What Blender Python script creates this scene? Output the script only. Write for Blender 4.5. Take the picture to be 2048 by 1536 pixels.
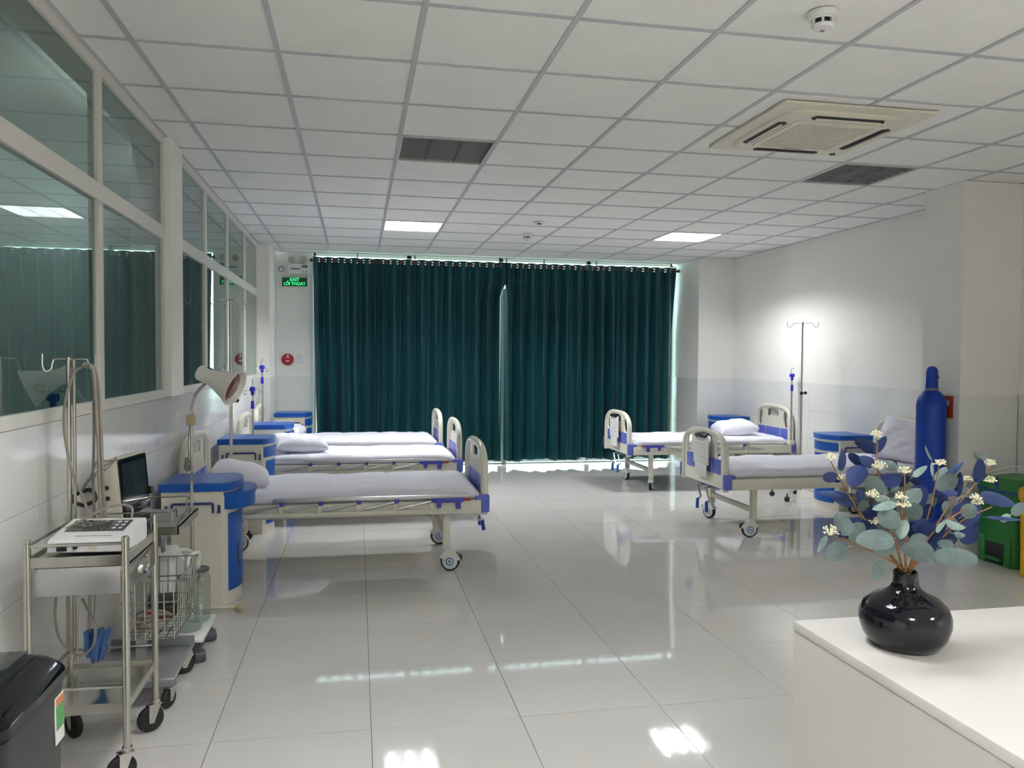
import bpy, bmesh, math, random
from math import sin, cos, pi, radians as rad, sqrt
from mathutils import Vector, Matrix, noise

for o in list(bpy.data.objects): bpy.data.objects.remove(o, do_unlink=True)
scene = bpy.context.scene
COL = scene.collection
random.seed(7)

# ------------------------------------------------------------------ camera
F_PX, YAW, PITCH, ROLL, CAM_H = 1566.99, 0.19465, -0.03291, 0.00721, 1.4643
def cam_axes():
    cy, sy, cp, sp = cos(YAW), sin(YAW), cos(PITCH), sin(PITCH)
    f = Vector((sy*cp, cy*cp, sp)); r = Vector((cy, -sy, 0)); u = r.cross(f)
    cr, sr = cos(ROLL), sin(ROLL)
    return r*cr + u*sr, u*cr - r*sr, f
RGT, UPV, FWD = cam_axes()
cam = bpy.data.cameras.new('camera'); camo = bpy.data.objects.new('camera', cam); COL.objects.link(camo)
cam.sensor_width = 36; cam.lens = F_PX/2048*36; cam.clip_start = .02
mw = Matrix.Identity(4)
for i in range(3):
    mw[i][0], mw[i][1], mw[i][2] = RGT[i], UPV[i], -FWD[i]
mw[0][3], mw[1][3], mw[2][3] = 0, 0, CAM_H
camo.matrix_world = mw
scene.camera = camo
def at(px, py, Y):
    d = RGT*((px-1024)/F_PX) + UPV*((768-py)/F_PX) + FWD
    return Vector((0, 0, CAM_H)) + d*(Y/d.y)

# ------------------------------------------------------------------ world, exposure
w = bpy.data.worlds.new('overcast_sky'); scene.world = w; w.use_nodes = True
w.node_tree.nodes['Background'].inputs[0].default_value = (.86, .97, 1, 1)
w.node_tree.nodes['Background'].inputs[1].default_value = 1.7
scene.view_settings.view_transform = 'Standard'
scene.view_settings.look = 'None'
scene.view_settings.gamma = 1
scene.view_settings.use_curve_mapping = False
scene.view_settings.exposure = 1.5
TUBE_W = 192.0          # radiance of a lit fluorescent tube

# ------------------------------------------------------------------ materials
def lin(c):
    return tuple((x/12.92 if x <= .04045 else ((x+.055)/1.055)**2.4) for x in [v/255 for v in c])
MATS = {}
def mat(name, rgb, rough=.5, metal=0, spec=.5, var=.06, scale=9, bump=0, bscale=60, coat=0, emit=None, es=0, sheen=0, trans=0, stretch=None, alpha=1):
    m = bpy.data.materials.new(name); m.use_nodes = True; nt = m.node_tree; b = nt.nodes['Principled BSDF']
    c = lin(rgb); b.inputs['Roughness'].default_value = rough; b.inputs['Metallic'].default_value = metal
    b.inputs['Specular IOR Level'].default_value = spec
    if coat: b.inputs['Coat Weight'].default_value = coat; b.inputs['Coat Roughness'].default_value = .05
    if sheen: b.inputs['Sheen Weight'].default_value = sheen; b.inputs['Sheen Roughness'].default_value = .4
    if trans: b.inputs['Transmission Weight'].default_value = trans
    tc = nt.nodes.new('ShaderNodeTexCoord')
    src = tc.outputs['Object']
    if stretch:
        mp = nt.nodes.new('ShaderNodeMapping'); mp.inputs['Scale'].default_value = stretch
        nt.links.new(src, mp.inputs[0]); src = mp.outputs[0]
    n = nt.nodes.new('ShaderNodeTexNoise'); n.inputs['Scale'].default_value = scale; n.inputs['Detail'].default_value = 4
    nt.links.new(src, n.inputs['Vector'])
    r = nt.nodes.new('ShaderNodeValToRGB')
    r.color_ramp.elements[0].position = .3; r.color_ramp.elements[1].position = .7
    r.color_ramp.elements[0].color = (*[max(0, v*(1-var)) for v in c], 1); r.color_ramp.elements[1].color = (*[min(1, v*(1+var)) for v in c], 1)
    nt.links.new(n.outputs['Fac'], r.inputs[0]); nt.links.new(r.outputs[0], b.inputs['Base Color'])
    if bump:
        n2 = nt.nodes.new('ShaderNodeTexNoise'); n2.inputs['Scale'].default_value = bscale; n2.inputs['Detail'].default_value = 3
        nt.links.new(src, n2.inputs['Vector'])
        bp = nt.nodes.new('ShaderNodeBump'); bp.inputs['Strength'].default_value = bump; bp.inputs['Distance'].default_value = .01
        nt.links.new(n2.outputs['Fac'], bp.inputs['Height']); nt.links.new(bp.outputs[0], b.inputs['Normal'])
    if emit:
        b.inputs['Emission Color'].default_value = (*lin(emit), 1); b.inputs['Emission Strength'].default_value = es
    MATS[name] = m
    return m
def glassmat(name, tint, refl, rough=.0, add=.0):
    # clear pane: tinted see-through mixed with a mirror reflection by fresnel
    m = bpy.data.materials.new(name); m.use_nodes = True; nt = m.node_tree
    nt.nodes.remove(nt.nodes['Principled BSDF']); out = nt.nodes['Material Output']
    t = nt.nodes.new('ShaderNodeBsdfTransparent'); t.inputs[0].default_value = (*lin(tint), 1)
    g = nt.nodes.new('ShaderNodeBsdfGlossy'); g.inputs['Roughness'].default_value = rough; g.inputs['Color'].default_value = (*lin((236, 244, 242)), 1)
    fr = nt.nodes.new('ShaderNodeFresnel'); fr.inputs['IOR'].default_value = refl
    ad = nt.nodes.new('ShaderNodeMath'); ad.operation = 'ADD'; ad.inputs[1].default_value = add; ad.use_clamp = True
    nt.links.new(fr.outputs[0], ad.inputs[0])
    ge = nt.nodes.new('ShaderNodeNewGeometry'); iv = nt.nodes.new('ShaderNodeMath'); iv.operation = 'SUBTRACT'; iv.inputs[0].default_value = 1
    nt.links.new(ge.outputs['Backfacing'], iv.inputs[1])          # reflect only at the outer skin of the pane
    ml = nt.nodes.new('ShaderNodeMath'); ml.operation = 'MULTIPLY'; nt.links.new(ad.outputs[0], ml.inputs[0]); nt.links.new(iv.outputs[0], ml.inputs[1])
    mx = nt.nodes.new('ShaderNodeMixShader')
    nt.links.new(ml.outputs[0], mx.inputs[0]); nt.links.new(t.outputs[0], mx.inputs[1]); nt.links.new(g.outputs[0], mx.inputs[2])
    nt.links.new(mx.outputs[0], out.inputs['Surface'])
    MATS[name] = m
    return m
mat('ceiling_board', (243, 243, 239), .85, var=.02, scale=5, bump=.05, bscale=300)
mat('ceiling_bar', (194, 194, 198), .45, var=.03)
mat('wall_paint', (241, 239, 233), .6, var=.02, scale=2)
mat('wall_tile', (233, 233, 230), .09, spec=.45, var=.02, scale=2)
mat('tile_grout', (150, 148, 144), .8)
mat('floor_tile', (212, 209, 204), .045, spec=.5, var=.02, scale=1.5, bump=.012, bscale=2.2)
mat('floor_grout', (88, 84, 80), .8)
mat('frame_white', (222, 219, 210), .35, var=.02)
mat('adjoining_paint', (186, 196, 196), .8, var=.05, scale=1.2)
glassmat('partition_glass', (206, 217, 214), 1.55, .012, .10)
glassmat('window_glass', (235, 248, 246), 1.45)
glassmat('jar_glass', (228, 234, 231), 1.5, .03, .09)
mat('curtain', (5, 66, 74), .42, spec=.4, var=.12, scale=30, sheen=.12, stretch=(1, 1, .05))
mat('rod_wood', (74, 36, 26), .35, var=.2, scale=20)
mat('chrome', (205, 203, 198), .14, 1, var=.04)
mat('steel', (196, 193, 184), .22, 1, var=.06, scale=30, stretch=(1, 1, .1))
mat('steel_sheet', (190, 189, 184), .16, 1, var=.08, scale=6)
mat('alu', (196, 197, 198), .34, .8, var=.04)
mat('abs_cream', (226, 222, 206), .28, var=.02, scale=4)
mat('bed_steel', (222, 219, 204), .35, var=.03, scale=5)
mat('bed_blue', (92, 106, 196), .3, var=.05)
mat('clamp_blue', (70, 76, 186), .3, var=.05)
mat('cabinet_blue', (27, 86, 172), .3, spec=.3, var=.06, scale=5)
mat('cabinet_blue_dark', (30, 52, 118), .35, var=.05)
mat('iv_blue', (38, 44, 190), .35, var=.05)
mat('sheet', (236, 235, 246), .85, var=.025, scale=6, bump=.45, bscale=11)
mat('mattress_side', (214, 212, 224), .85, var=.03, scale=6)
mat('rubber', (24, 24, 26), .6, var=.1)
mat('black_plastic', (22, 23, 26), .35, var=.1)
mat('gloss_black', (10, 12, 15), .1, spec=.35, var=.1, coat=.15)
mat('bin_grey', (40, 41, 42), .36, spec=.3, var=.08, scale=120)
mat('caster_white', (226, 226, 220), .35, var=.03)
mat('caster_blue', (58, 128, 196), .4)
mat('red_plastic', (158, 26, 30), .4, var=.06)
mat('label_white', (232, 232, 228), .6, var=.02)
mat('print_grey', (108, 110, 112), .6)
mat('exit_green', (6, 70, 30), .3, var=.05, emit=(0, 70, 30), es=.06)
mat('exit_text', (110, 255, 170), .5, emit=(60, 255, 140), es=.75)
mat('fixture_white', (214, 214, 210), .3, var=.02)
mat('louver', (136, 136, 138), .3, 0, var=.05)
mat('reflector', (190, 190, 190), .35, .3, var=.04)
mat('tube_lit', (255, 255, 250), .4, emit=(250, 253, 255), es=TUBE_W)
mat('tube_lit_near', (255, 255, 250), .4, emit=(250, 253, 255), es=TUBE_W*.66)
mat('tube_lit_dim', (255, 255, 250), .4, emit=(250, 253, 255), es=TUBE_W*.45)
mat('tube_added_rear', (255, 255, 250), .4, emit=(252, 253, 253), es=TUBE_W*1.5)  # for the added fill fixtures behind the camera
mat('tube_added_cove', (255, 255, 250), .4, emit=(246, 253, 253), es=17)  # for the added battens behind the partition
mat('tube_off', (206, 208, 210), .3, var=.02)
mat('ac_cream', (224, 219, 200), .4, var=.02)
mat('ac_dark', (34, 34, 38), .6)
mat('ac_grille', (92, 85, 70), .5)
mat('beacon_ring', (142, 142, 166), .4)
mat('cream_plastic', (214, 208, 190), .45, var=.03)
mat('white_plastic', (228, 228, 226), .3, var=.02)
mat('grey_plastic', (120, 123, 126), .45, var=.04)
mat('dark_grey_plastic', (72, 75, 80), .45, var=.05)
mat('screen_dark', (52, 55, 58), .05, var=.1, coat=1)
mat('cable_grey', (134, 128, 118), .5, var=.08)
mat('cable_black', (26, 25, 25), .5)
mat('clip_blue', (52, 92, 146), .4, var=.1)
mat('beige_plastic', (190, 170, 128), .5, var=.05)
mat('lamp_white', (232, 229, 222), .3, var=.02)
mat('lamp_red', (108, 20, 28), .12, var=.15, scale=20, coat=.5)
mat('cylinder_blue', (26, 62, 158), .3, spec=.2, var=.08, scale=4, coat=.12)
mat('bin_green', (34, 112, 46), .4, var=.06)
mat('bin_yellow', (216, 168, 18), .4, var=.05)
mat('bag_blue', (20, 70, 150), .45, var=.1)
mat('sign_red', (168, 62, 34), .5, var=.06)
mat('counter_white', (219, 215, 209), .42, var=.015, scale=3)
mat('counter_side', (210, 206, 200), .45, var=.015, scale=3)
mat('vase_black', (14, 15, 22), .1, spec=.35, var=.2, scale=8, coat=.15, bump=.05, bscale=12)
mat('stem_brown', (128, 90, 50), .6, var=.25, scale=40)
mat('leaf_navy', (26, 42, 86), .6, spec=.25, var=.28, scale=26)
mat('leaf_blue', (56, 72, 116), .65, spec=.25, var=.22, scale=26)
mat('leaf_sage', (100, 115, 113), .75, spec=.2, var=.16, scale=30)
mat('leaf_mint', (138, 158, 152), .75, spec=.2, var=.12, scale=30)
mat('bud_cream', (238, 232, 200), .55, var=.06)
mat('paper', (228, 228, 226), .8, var=.02)
mat('sticker_green', (86, 150, 88), .5, var=.2, scale=60)
mat('sticker_orange', (206, 128, 84), .5, var=.15, scale=60)
mat('shadow_gap', (40, 40, 40), .8)
mat('ground', (196, 194, 186), .9, var=.05, scale=1)

# ------------------------------------------------------------------ mesh helpers
class MB:
    def __init__(s): s.bm = bmesh.new()
    def box(s, c, d, b=0, rot=None, seg=2):
        M = Matrix.Translation(c) @ (rot.to_4x4() if rot else Matrix.Identity(4)) @ Matrix.Diagonal((*d, 1))
        r = bmesh.ops.create_cube(s.bm, size=1, matrix=M)
        if b:
            es = list({e for v in r['verts'] for e in v.link_edges})
            bmesh.ops.bevel(s.bm, geom=es, offset=min(b, min(d)*.49), segments=seg, affect='EDGES', profile=.5, clamp_overlap=True)
        return s
    def bb(s, x0, x1, y0, y1, z0, z1, b=0):
        return s.box(((x0+x1)/2, (y0+y1)/2, (z0+z1)/2), (abs(x1-x0), abs(y1-y0), abs(z1-z0)), b)
    def cyl(s, p0, p1, r0, r1=None, n=14):
        p0, p1 = Vector(p0), Vector(p1); d = p1-p0
        M = Matrix.Translation((p0+p1)/2) @ d.to_track_quat('Z', 'Y').to_matrix().to_4x4()
        bmesh.ops.create_cone(s.bm, cap_ends=True, segments=n, radius1=r0, radius2=r0 if r1 is None else r1, depth=d.length, matrix=M)
        return s
    def ball(s, c, r, n=8, sc=(1, 1, 1)):
        bmesh.ops.create_uvsphere(s.bm, u_segments=n, v_segments=max(4, n//2+1), radius=r, matrix=Matrix.Translation(c) @ Matrix.Diagonal((*sc, 1)))
        return s
    def rings(s, rings, closed_u=True, cap=True):
        vs = [[s.bm.verts.new(p) for p in r] for r in rings]
        n = len(vs[0])
        for a, b in zip(vs, vs[1:]):
            for i in range(n if closed_u else n-1):
                j = (i+1) % n
                s.bm.faces.new((a[i], a[j], b[j], b[i]))
        if cap and closed_u:
            s.bm.faces.new(list(reversed(vs[0]))); s.bm.faces.new(vs[-1])
        return s
    def tube(s, pts, r, n=8, closed=False, radii=None):
        pts = [Vector(p) for p in pts]; N = len(pts); rg = []
        up = None
        for i, p in enumerate(pts):
            a = pts[(i-1) % N] if (closed or i) else p
            b = pts[(i+1) % N] if (closed or i < N-1) else p
            t = (b-a)
            t = t.normalized() if t.length > 1e-9 else Vector((0, 0, 1))
            if up is None:
                up = Vector((0, 0, 1)) if abs(t.z) < .9 else Vector((1, 0, 0))
            sx = t.cross(up)
            if sx.length < 1e-4: sx = t.orthogonal()
            sx.normalize(); up = sx.cross(t).normalized()
            rr = radii[i] if radii else r
            rg.append([p + sx*(cos(2*pi*k/n)*rr) + up*(sin(2*pi*k/n)*rr) for k in range(n)])
        if closed: rg.append(rg[0]); 
        vs = [[s.bm.verts.new(q) for q in ring] for ring in (rg[:-1] if closed else rg)]
        if closed: vs.append(vs[0])
        for a, b in zip(vs, vs[1:]):
            for k in range(n):
                s.bm.faces.new((a[k], a[(k+1) % n], b[(k+1) % n], b[k]))
        if not closed:
            s.bm.faces.new(list(reversed(vs[0]))); s.bm.faces.new(vs[-1])
        return s
    def lathe(s, prof, n=24, M=None):
        M = M or Matrix.Identity(4); vs = []
        for r, z in prof:
            if r < 1e-6: vs.append([s.bm.verts.new(M @ Vector((0, 0, z)))])
            else: vs.append([s.bm.verts.new(M @ Vector((r*cos(2*pi*k/n), r*sin(2*pi*k/n), z))) for k in range(n)])
        for a, b in zip(vs, vs[1:]):
            for k in range(n):
                j = (k+1) % n
                if len(a) == 1 and len(b) == 1: continue
                if len(a) == 1: s.bm.faces.new((a[0], b[j], b[k]))
                elif len(b) == 1: s.bm.faces.new((a[k], a[j], b[0]))
                else: s.bm.faces.new((a[k], a[j], b[j], b[k]))
        return s
    def torus(s, c, axis, R, r, n=20, m=8):
        q = Vector(axis).to_track_quat('Z', 'Y'); c = Vector(c)
        return s.tube([c + q @ Vector((R*cos(2*pi*k/n), R*sin(2*pi*k/n), 0)) for k in range(n)], r, m, closed=True)
    def prism(s, poly, f, h):
        # poly: 2-d outline, f(u,v,w) -> 3-d point, extruded w from 0 to h
        a = [s.bm.verts.new(f(u, v, 0)) for u, v in poly]; b = [s.bm.verts.new(f(u, v, h)) for u, v in poly]
        n = len(poly)
        s.bm.faces.new(list(reversed(a))); s.bm.faces.new(b)
        for i in range(n): s.bm.faces.new((a[i], a[(i+1) % n], b[(i+1) % n], b[i]))
        return s
    def holed(s, outer, holes, f, h):
        # plate with holes, between w=0 and w=h
        loops = [outer]+holes
        for w, flip in ((0, True), (h, False)):
            es = []; 
            for lp in loops:
                vv = [s.bm.verts.new(f(u, v, w)) for u, v in lp]
                es += [s.bm.edges.new((vv[i], vv[(i+1) % len(vv)])) for i in range(len(vv))]
            bmesh.ops.triangle_fill(s.bm, use_beauty=True, edges=es)
        for lp in loops:
            n = len(lp)
            a = [s.bm.verts.new(f(u, v, 0)) for u, v in lp]; b = [s.bm.verts.new(f(u, v, h)) for u, v in lp]
            for i in range(n): s.bm.faces.new((a[i], a[(i+1) % n], b[(i+1) % n], b[i]))
        bmesh.ops.remove_doubles(s.bm, verts=s.bm.verts, dist=1e-5)
        return s
    def grid(s, pts):
        vs = [[s.bm.verts.new(p) for p in row] for row in pts]
        for a, b in zip(vs, vs[1:]):
            for i in range(len(a)-1): s.bm.faces.new((a[i], a[i+1], b[i+1], b[i]))
        return s
    def build(s, name, m, parent=None, loc=(0, 0, 0), rz=0, angle=38):
        bmesh.ops.recalc_face_normals(s.bm, faces=s.bm.faces)
        me = bpy.data.meshes.new(name); s.bm.to_mesh(me); s.bm.free()
        for p in me.polygons: p.use_smooth = True
        me.set_sharp_from_angle(angle=rad(angle))
        me.materials.append(MATS[m])
        o = bpy.data.objects.new(name, me); COL.objects.link(o)
        o.location = loc; o.rotation_euler = (0, 0, rz)
        if parent is not None: o.parent = parent
        return o
def tag(o, label, cat, group=None):
    o['label'] = label; o['category'] = cat
    if group: o['group'] = group
    return o
def struct(o): o['kind'] = 'structure'; return o
def thing(name, label, cat, loc=(0, 0, 0), rz=0, group=None):
    o = bpy.data.objects.new(name, None); COL.objects.link(o); o.empty_display_size = .1
    o.location = loc; o.rotation_euler = (0, 0, rz)
    return tag(o, label, cat, group)
def share(src, name, parent, loc=(0, 0, 0), rz=0):
    o = bpy.data.objects.new(name, src.data); COL.objects.link(o); o.parent = parent; o.location = loc; o.rotation_euler = (0, 0, rz)
    return o
def kids(o): return [c for c in bpy.data.objects if c.parent == o]
def copy_tree(o, parent=None):
    c = o.copy(); COL.objects.link(c); c.parent = parent
    for ch in kids(o): copy_tree(ch, c)
    return c
def dup(o, loc, rz, label):
    c = copy_tree(o); c.location = loc; c.rotation_euler = (0, 0, rz); c['label'] = label
    return c
def rotm(axis, a): return Matrix.Rotation(a, 3, axis)
def bez(pts, n=10):
    # Catmull-Rom through the points
    P = [Vector(p) for p in pts]; P = [P[0]*2-P[1]]+P+[P[-1]*2-P[-2]]; out = []
    for i in range(1, len(P)-2):
        for k in range(n):
            t = k/n; a, b, c, d = P[i-1:i+3]
            out.append(.5*((2*b)+(c-a)*t+(2*a-5*b+4*c-d)*t*t+(3*b-a-3*c+d)*t**3))
    out.append(P[-2]); return out
def text_part(name, body, size, m, parent, M, depth=.0005, align='CENTER'):
    cu = bpy.data.curves.new(name, 'FONT'); cu.body = body; cu.size = size; cu.align_x = align; cu.align_y = 'CENTER'; cu.extrude = depth
    t = bpy.data.objects.new(name, cu); COL.objects.link(t)
    dg = bpy.context.evaluated_depsgraph_get(); dg.update()
    me = bpy.data.meshes.new_from_object(t.evaluated_get(dg))
    bpy.data.objects.remove(t, do_unlink=True)
    me.transform(M); me.materials.clear(); me.materials.append(MATS[m])
    o = bpy.data.objects.new(name, me); COL.objects.link(o); o.parent = parent
    return o

# ------------------------------------------------------------------ room
CZ = 2.81; XL = -1.17; XR = 4.95; YB = 10.56; YF = -3.2; WH = 1.21
XA = -2.50                     # far wall of the room behind the glass partition
GX = [-.947+.6*k for k in range(11)]; GY = [3.045+.6*k for k in range(-8, 13)]
# floor
fl = struct(MB().bb(XA, XR+.2, YF, 12.6, -.15, -.0035).build('floor', 'floor_grout'))
FX = [XL]+[-.5465+.6*i for i in range(-1, 10)]+[XR]; FY = [3.0875+.6*j for j in range(-3, 13)]+[YB+.2]
FX = sorted(x for x in FX if XL <= x <= XR)
shape = {}
for i in range(len(FX)-1):
    for j in range(len(FY)-1):
        x0, x1, y0, y1 = FX[i], FX[i+1], FY[j], FY[j+1]
        k = (round(x1-x0, 3), round(y1-y0, 3))
        if k[0] < .02: continue
        loc = ((x0+x1)/2, (y0+y1)/2, random.uniform(-.0003, .0003))
        if k not in shape:
            shape[k] = MB().bb(-k[0]/2+.0013, k[0]/2-.0013, -k[1]/2+.0013, k[1]/2-.0013, -.006, 0).build('floor_tile', 'floor_tile', fl, loc)
        else: share(shape[k], 'floor_tile', fl, loc)
MB().bb(XL, XR, YF, FY[0]-.002, -.004, 0).build('floor_screed', 'floor_tile', fl)
# ceiling: slab, tiles, T-bars
ce = struct(MB().bb(XL-.2, XR+.2, YF, YB+.3, 3.06, 3.2).bb(XA, XL-.2, YF, YB+.3, 3.165, 3.2).bb(XL-.2, XR+.2, YF, GY[0]-.012, CZ, 3.06).bb(XL-.2, XR+.2, 10.455, 10.475, CZ, 3.06).build('ceiling', 'ceiling_board'))
FIX = [(.553, 8.145, 1), (3.553, 8.145, 2), (.553, 5.145, 0), (3.553, 5.145, 0), (.553, 2.145, 4), (3.553, 2.145, 0), (.553, -.855, 3), (3.553, -.855, 3)]
TX = [XL]+GX[:10]+[XR]; TY = GY+[10.455]
shape = {}
for i in range(len(TX)-1):
    for j in range(len(TY)-1):
        x0, x1, y0, y1 = TX[i], TX[i+1], TY[j], TY[j+1]
        cx, cy = (x0+x1)/2, (y0+y1)/2
        if any(abs(cx-f[0]) < .05 and abs(cy-f[1]) < .05 for f in FIX): continue
        k = (round(x1-x0, 3), round(y1-y0, 3)); loc = (cx, cy, CZ+.004)
        if k not in shape:
            shape[k] = MB().bb(-k[0]/2+.004, k[0]/2-.004, -k[1]/2+.004, k[1]/2-.004, 0, .012).build('ceiling_tile', 'ceiling_board', ce, loc)
        else: share(shape[k], 'ceiling_tile', ce, loc)
for x in GX[:10]: MB().bb(x-.012, x+.012, GY[0], 10.455, CZ-.0015, CZ+.006).build('ceiling_runner', 'ceiling_bar', ce)
for y in GY:
    MB().bb(XL, XR, y-.012, y+.012, CZ-.0005, CZ+.005).build('ceiling_cross_bar', 'ceiling_bar', ce)
MB().bb(XL, XL+.02, GY[0], 10.455, CZ-.002, CZ+.004).bb(XR-.02, XR, GY[0], 10.455, CZ-.002, CZ+.004).bb(XL, XR, 10.435, 10.457, CZ-.006, CZ+.004).build('wall_angle', 'ceiling_bar', ce)

def wall_tiles(parent, f, u0, u1, v0=0, v1=WH, du=.6, dv=.3025, th=.008):
    # f(u, v, w): u along the wall, v up, w out of the wall
    nu = max(1, round((u1-u0)/du)); nv = max(1, round((v1-v0)/dv)); g = .0008; sh = None
    for i in range(nu):
        for j in range(nv):
            a, b = u0+(u1-u0)*i/nu, u0+(u1-u0)*(i+1)/nu; c, d = v0+(v1-v0)*j/nv, v0+(v1-v0)*(j+1)/nv
            MB().prism([(a+g, c+g), (b-g, c+g), (b-g, d-g), (a+g, d-g)], f, th).build('wall_tile', 'wall_tile', parent)
# left wall with two glazed openings
wl = struct(MB().bb(XL-.2, XL-.008, YF, 10.0, -.1, 1.205).bb(XL-.2, XL-.008, YF, .35, 1.205, 3.06).bb(XL-.2, XL-.008, .35, 10.0, 2.812, 3.06)
            .bb(XL-.2, -1.135, 5.19, 5.53, 1.21, CZ).bb(XL-.2, XL-.008, 5.19, 5.53, -.1, 1.21).bb(XL-.2, XL-.008, 9.72, 10.0, 1.205, 2.82).build('wall_left', 'wall_paint'))
wall_tiles(wl, lambda u, v, w_: Vector((XL-.008+w_, u, v)), 1.4, 9.80, 0, 1.203)
MB().bb(XL-.008, XL, YF, 1.398, 0, 1.203).build('wall_lining', 'wall_tile', wl)
# left column next to the exit sign, back wall, right column, right wall, right pillar
cl = struct(MB().bb(XL-.2, -1.04, 9.82, YB+.2, -.1, CZ).build('wall_column_left', 'wall_paint'))
wall_tiles(cl, lambda u, v, w_: Vector((u, 9.82-w_, v)), XL, -1.032)
wall_tiles(cl, lambda u, v, w_: Vector((-1.04+w_, u, v)), 9.82, YB)
wb = struct(MB().bb(-1.04, -.57, YB, YB+.2, -.1, 3.06).bb(-.57, 4.44, YB, YB+.2, 2.95, 3.06).build('wall_back', 'wall_paint'))
wall_tiles(wb, lambda u, v, w_: Vector((u, YB-w_, v)), -1.032, -.57)
cr = struct(MB().bb(4.447, XR+.2, 9.76, YB+.2, -.1, CZ).build('wall_column_right', 'wall_paint'))
wall_tiles(cr, lambda u, v, w_: Vector((u, 9.76-w_, v)), 4.44, XR)
wall_tiles(cr, lambda u, v, w_: Vector((4.447-w_, u, v)), 9.752, YB)
wr = struct(MB().bb(XR+.008, XR+.2, YF, YB+.2, -.1, 3.06).bb(XR, XR+.008, YF, 10, WH, CZ).build('wall_right', 'wall_paint'))
wall_tiles(wr, lambda u, v, w_: Vector((XR+.008-w_, u, v)), 5.54, 9.752)
wall_tiles(wr, lambda u, v, w_: Vector((XR+.008-w_, u, v)), 2.7, 5.11)
MB().bb(XR, XR+.008, YF, 2.698, 0, WH).build('wall_lining', 'wall_tile', wr)
pl = struct(MB().bb(4.447, XR, 5.127, 5.53, -.1, WH).bb(4.44, XR, 5.12, 5.535, WH, CZ).build('wall_pillar_right', 'wall_paint'))
wall_tiles(pl, lambda u, v, w_: Vector((u, 5.127-w_, v)), 4.44, XR)
wall_tiles(pl, lambda u, v, w_: Vector((4.447-w_, u, v)), 5.12, 5.53)
struct(MB().bb(XL-.2, XR+.2, YF-.2, YF, -.1, 3.06).build('wall_front', 'wall_paint'))
struct(MB().bb(XA-.2, XA, YF, 12.6, -.1, 3.2).bb(XA, XL-.2, YF-.2, YF, -.1, 3.2).bb(XA, XL-.2, 10.0, 10.2, -.1, 3.2).build('wall_adjoining', 'adjoining_paint'))
# glazed partitions
def partition(n, y0, y1, mull):
    o = struct(MB().bb(XL-.04, XL+.004, y0, y1, 1.205, 1.255).build('window_%d' % n, 'frame_white'))
    MB().bb(XL-.04, XL+.004, y0, y1, 2.178, 2.258).build('transom', 'frame_white', o)
    MB().bb(XL-.04, XL+.004, y0, y1, 2.757, CZ-.002).build('head_rail', 'frame_white', o)
    ed = [y0]+mull+[y1]
    for i, m_ in enumerate(ed):
        a, b = (m_, m_+.045) if i == 0 else ((m_-.045, m_) if i == len(ed)-1 else (m_-.034, m_+.034))
        for z0, z1 in ((1.255, 2.178), (2.258, 2.757)):
            MB().bb(XL-.04, XL+.003, a, b, z0, z1).build('mullion', 'frame_white', o)
    for a, b in zip(ed, ed[1:]):
        for z0, z1 in ((1.255, 2.178), (2.258, 2.757)):
            MB().bb(XL-.017, XL-.011, a+.03, b-.03, z0-.004, z1+.004).build('pane', 'partition_glass', o)
            for ya in (a+.036, b-.036):
                pass
    return o
partition(1, .35, 5.19, [1.55, 2.75, 3.95])
partition(2, 5.53, 9.72, [6.53, 7.58, 8.70])
# window behind the curtains
wn = struct(MB().bb(-.57, 4.44, 10.66, 10.72, 2.795, 2.835).bb(-.57, 4.44, 10.66, 10.72, 0, .012).build('window_3', 'frame_white'))
xs = [-.57, .68, 1.935, 3.19, 4.44]
for i, x in enumerate(xs):
    MB().bb(x-.03 if i else x, x+.03 if i < 4 else x, 10.66, 10.72, .03, 2.92).build('mullion', 'frame_white', wn)
MB().bb(1.96, 2.02, 10.62, 10.66, 0.0, 2.42).build('meeting_stile', 'frame_white', wn)
for a, b in zip(xs, xs[1:]):
    MB().bb(a+.03, b-.03, 10.688, 10.692, .03, 2.795).build('pane', 'window_glass', wn)
    MB().bb(a+.03, b-.03, 10.688, 10.692, 2.835, 2.92).build('pane', 'window_glass', wn)
struct(MB().bb(-6, 10, 12.6, 30, -.3, -.12).build('ground', 'ground'))

# ------------------------------------------------------------------ ceiling lights
def troffer(x, y, lit, label):
    t = thing('ceiling_light', label, 'ceiling light', (x, y, CZ), 0, 'recessed louvre ceiling lights')
    h = .288
    MB().bb(-h, h, -h, h, .098, .102).bb(-h, -h+.004, -h, h, 0, .1).bb(h-.004, h, -h, h, 0, .1).bb(-h, h, -h, -h+.004, 0, .1).bb(-h, h, h-.004, h, 0, .1).build('housing', 'reflector', t)
    m = MB()
    for a in (-1, 1): m.bb(a*h-.008*a, a*h, -h, h, -.003, .004); m.bb(-h, h, a*h-.008*a, a*h, -.003, .004)
    m.build('frame', 'fixture_white', t)
    for i in range(3):
        m = MB().cyl((-.19+.19*i, -.275, .058), (-.19+.19*i, .275, .058), .013, n=10)
        m.build('fluorescent_tube', ('tube_off', 'tube_lit', 'tube_lit_near', 'tube_added_rear', 'tube_lit_dim')[lit], t)
    for xx in (-.095, .095):
        MB().prism([(-.009, .045), (.009, .045), (.002, .002), (-.002, .002)], lambda u, v, w_: Vector((xx+u, -.283+w_, v)), .566).build('louvre_rib', 'louver', t)
    b = None
    for k in range(7):
        yy = -.283+.566*(k+.5)/7
        if b is None: b = MB().prism([(-.005, .034), (.005, .034), (.0012, .003), (-.0012, .003)], lambda u, v, w_: Vector((-.283+w_, u, v)), .566).build('louvre_blade', 'louver', t, (0, yy, 0))
        else: share(b, 'louvre_blade', t, (0, yy, 0))
    return t
troffer(*FIX[0], 'lit louvre ceiling light near the left half of the green curtains')
troffer(*FIX[1], 'lit louvre ceiling light near the right end of the green curtains')
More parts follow.
